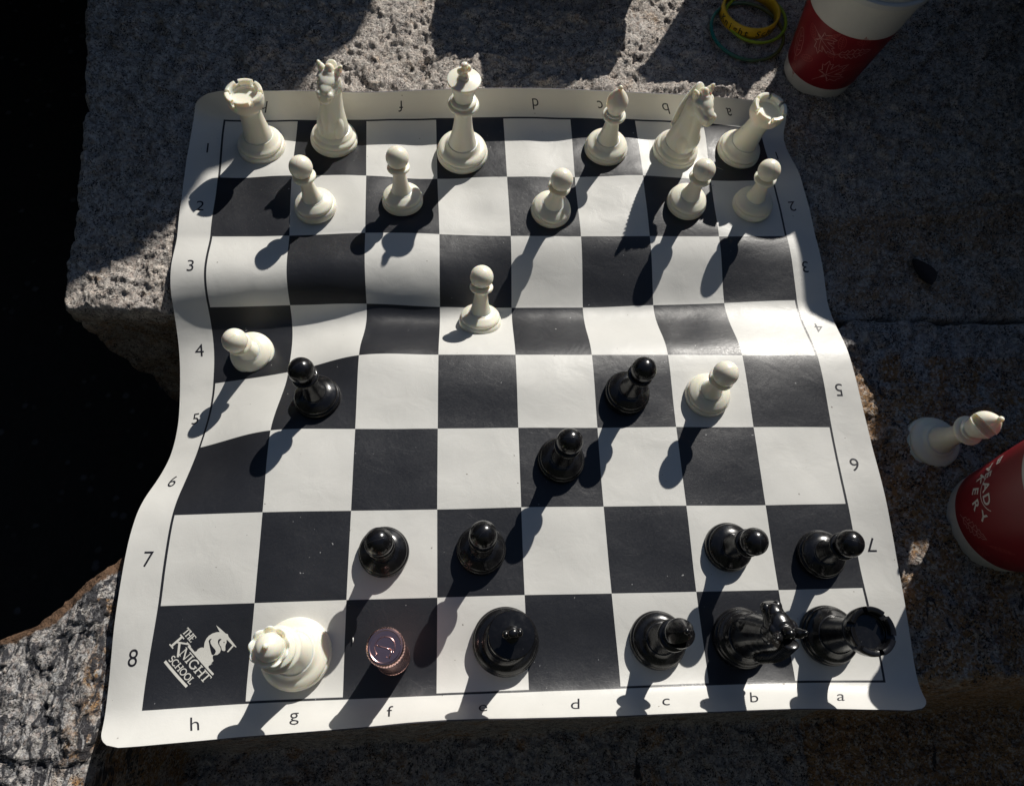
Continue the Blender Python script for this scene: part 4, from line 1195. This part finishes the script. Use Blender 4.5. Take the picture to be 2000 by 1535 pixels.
tag(o, 'lime green rubber ring around the yellow wristband', 'rubber ring')
wb = link_mesh('wristband', lathe_ring(26.5, 11, 1.1, 'wristband'), None, (M_YEL,)); wb.location = Vector((462, 585, -8)) * MM
tag(wb, 'yellow wristband with black lettering, inside the rubber rings', 'wristband')
for i, ch in enumerate('The Knight School'):
    if ch == ' ': continue
    bm = glyph_bm(ch, 9.0, 0.1)
    bmesh.ops.triangulate(bm, faces=bm.faces[:])
    a0 = math.radians(-100) + (i - 9.5) * 5.6 / 27.6
    for v in bm.verts:
        a = a0 + v.co.x / 27.6
        v.co = Vector((27.72 * math.cos(a), 27.72 * math.sin(a), 2.6 + v.co.y)) * MM
    me_ = bpy.data.meshes.new('printed_letter'); bm.to_mesh(me_); bm.free()
    link_mesh('printed_letter', me_, wb, (M_INK,))

# ---------------------------------------------------------------- litter: leaf, straws, crumb
M_DEAD = mat_simple('dead_leaf', (0.018, 0.010, 0.008), 0.7, noise_amt=0.4, bump=0.3)
M_STRAW = mat_simple('dry_straw', (0.42, 0.36, 0.25), 0.6)
M_CRUMB = mat_simple('white_crumb', (0.7, 0.7, 0.68), 0.6)
vs, fs = [], []
NLF = 14
for j in range(NLF + 1):
    f = j / NLF; wd = 8.2 * math.sin(math.pi * f ** 0.8) ** 0.75 + .15 * (j % 2)
    for k in range(7):
        g = (k - 3) / 3
        vs.append((wd * g + 2 * math.sin(f * 3), (f - .5) * 28, 1.2 + 2.2 * abs(g) ** 1.5 * wd / 8 + 1.6 * math.cos(f * 4)))
for j in range(NLF):
    for k in range(6): fs.append((j * 7 + k, j * 7 + k + 1, (j + 1) * 7 + k + 1, (j + 1) * 7 + k))
n0 = len(vs)
vs += [(x, y, z - 0.35) for x, y, z in vs[:n0]]
fs += [tuple(reversed([i + n0 for i in f])) for f in fs[:]]
dl = link_mesh('dead_leaf', mesh_from('dead_leaf', vs, fs), None, (M_DEAD,)); dl.location = Vector((571, 311, -14)) * MM; dl.rotation_euler = (0, 0, 0.30)
tag(dl, 'dark curled dead leaf lying on the shaded rock right of the mat', 'leaf')
for i, (x, y, z, L_, a) in enumerate(((400, 410, -8.3, 12, 2.2), (408, 408, -8.2, 10, -0.35), (405, 404, -8.2, 15, -0.7), (418, 404, -9, 9, 0.2), (412, 401, -8.5, 7, -1.2))):
    vs, fs = tube([(-L_ / 2, 0, 0.35), (0, 0.5, .6), (L_ / 2, 0, .35)], 0.28, 5)
    o = link_mesh('dry_straw', mesh_from('dry_straw', vs, fs), None, (M_STRAW,)); o.location = Vector((x, y, z)) * MM; o.rotation_euler = (0, 0.1 * (i - 2) * .3, a)
    tag(o, ('dry straw nearest the b1 knight, left of the a1 rook', 'dry straw lying level beside the foot of the a1 rook', 'longest dry straw, slanting below the foot of the a1 rook', 'dry straw tucked under the near side of the a1 rook', 'short dry straw nearest the white pawns, below the a1 rook')[i], 'straw', 'straws at the foot of the rook')
vs, fs = tube([(-1.4, .3, .3), (0, 0, .5), (1.4, -.1, .3)], 0.38, 5)
o = link_mesh('crumb', mesh_from('crumb', vs, fs), None, (M_CRUMB,)); o.location = Vector((119.8, 32.6, -1.4)) * MM; o.rotation_euler = (0, 0, 1.75)
tag(o, 'tiny white crumb on the black f8 square left of the copper cap', 'crumb')

# ---------------------------------------------------------------- loose grit lying on the rock
rg = np.random.RandomState(5)
V, F = [], []
bm = bmesh.new(); bmesh.ops.create_icosphere(bm, subdivisions=1, radius=1.0)
ico_v = [tuple(v.co) for v in bm.verts]; ico_f = [tuple(v.index for v in f.verts) for f in bm.faces]; bm.free()
n = 0
while n < 520:
    x = rg.uniform(-150, 640); y = rg.uniform(-110, 600)
    inside = (-34 < x < 490) and (-40 < y < 486)
    xa = np.array([x]); ya = np.array([y])
    if inside: continue
    if y > 276:
        if x < A_left(ya)[0] + 8: continue
        z = A_top(xa, ya)[0]
    elif y < 250:
        if x < B_left(ya)[0] + 8: continue
        z = B_top(xa, ya)[0]
    else: continue
    if mat_floor(xa, ya)[0] < 40: continue
    r = 0.35 + 1.5 * rg.rand() ** 4
    R_ = Matrix.Rotation(rg.uniform(0, 6.3), 3, (0, 0, 1)) @ Matrix.Rotation(rg.uniform(0, 1), 3, (1, 0, 0))
    sc = (r * rg.uniform(.8, 1.8), r, r * rg.uniform(.45, .8)); n0 = len(V)
    for q in ico_v:
        p_ = R_ @ Vector((q[0] * sc[0] * rg.uniform(.8, 1.2), q[1] * sc[1] * rg.uniform(.8, 1.2), q[2] * sc[2]))
        V.append((p_.x + x, p_.y + y, p_.z + z + r * 0.25))
    F += [tuple(i + n0 for i in f) for f in ico_f]
    n += 1
tag(link_mesh('grit', mesh_from('grit', V, F, False), None, (M_ROCK_A,)), 'scattered stone chips and grit on the granite blocks', 'grit', kind='stuff')
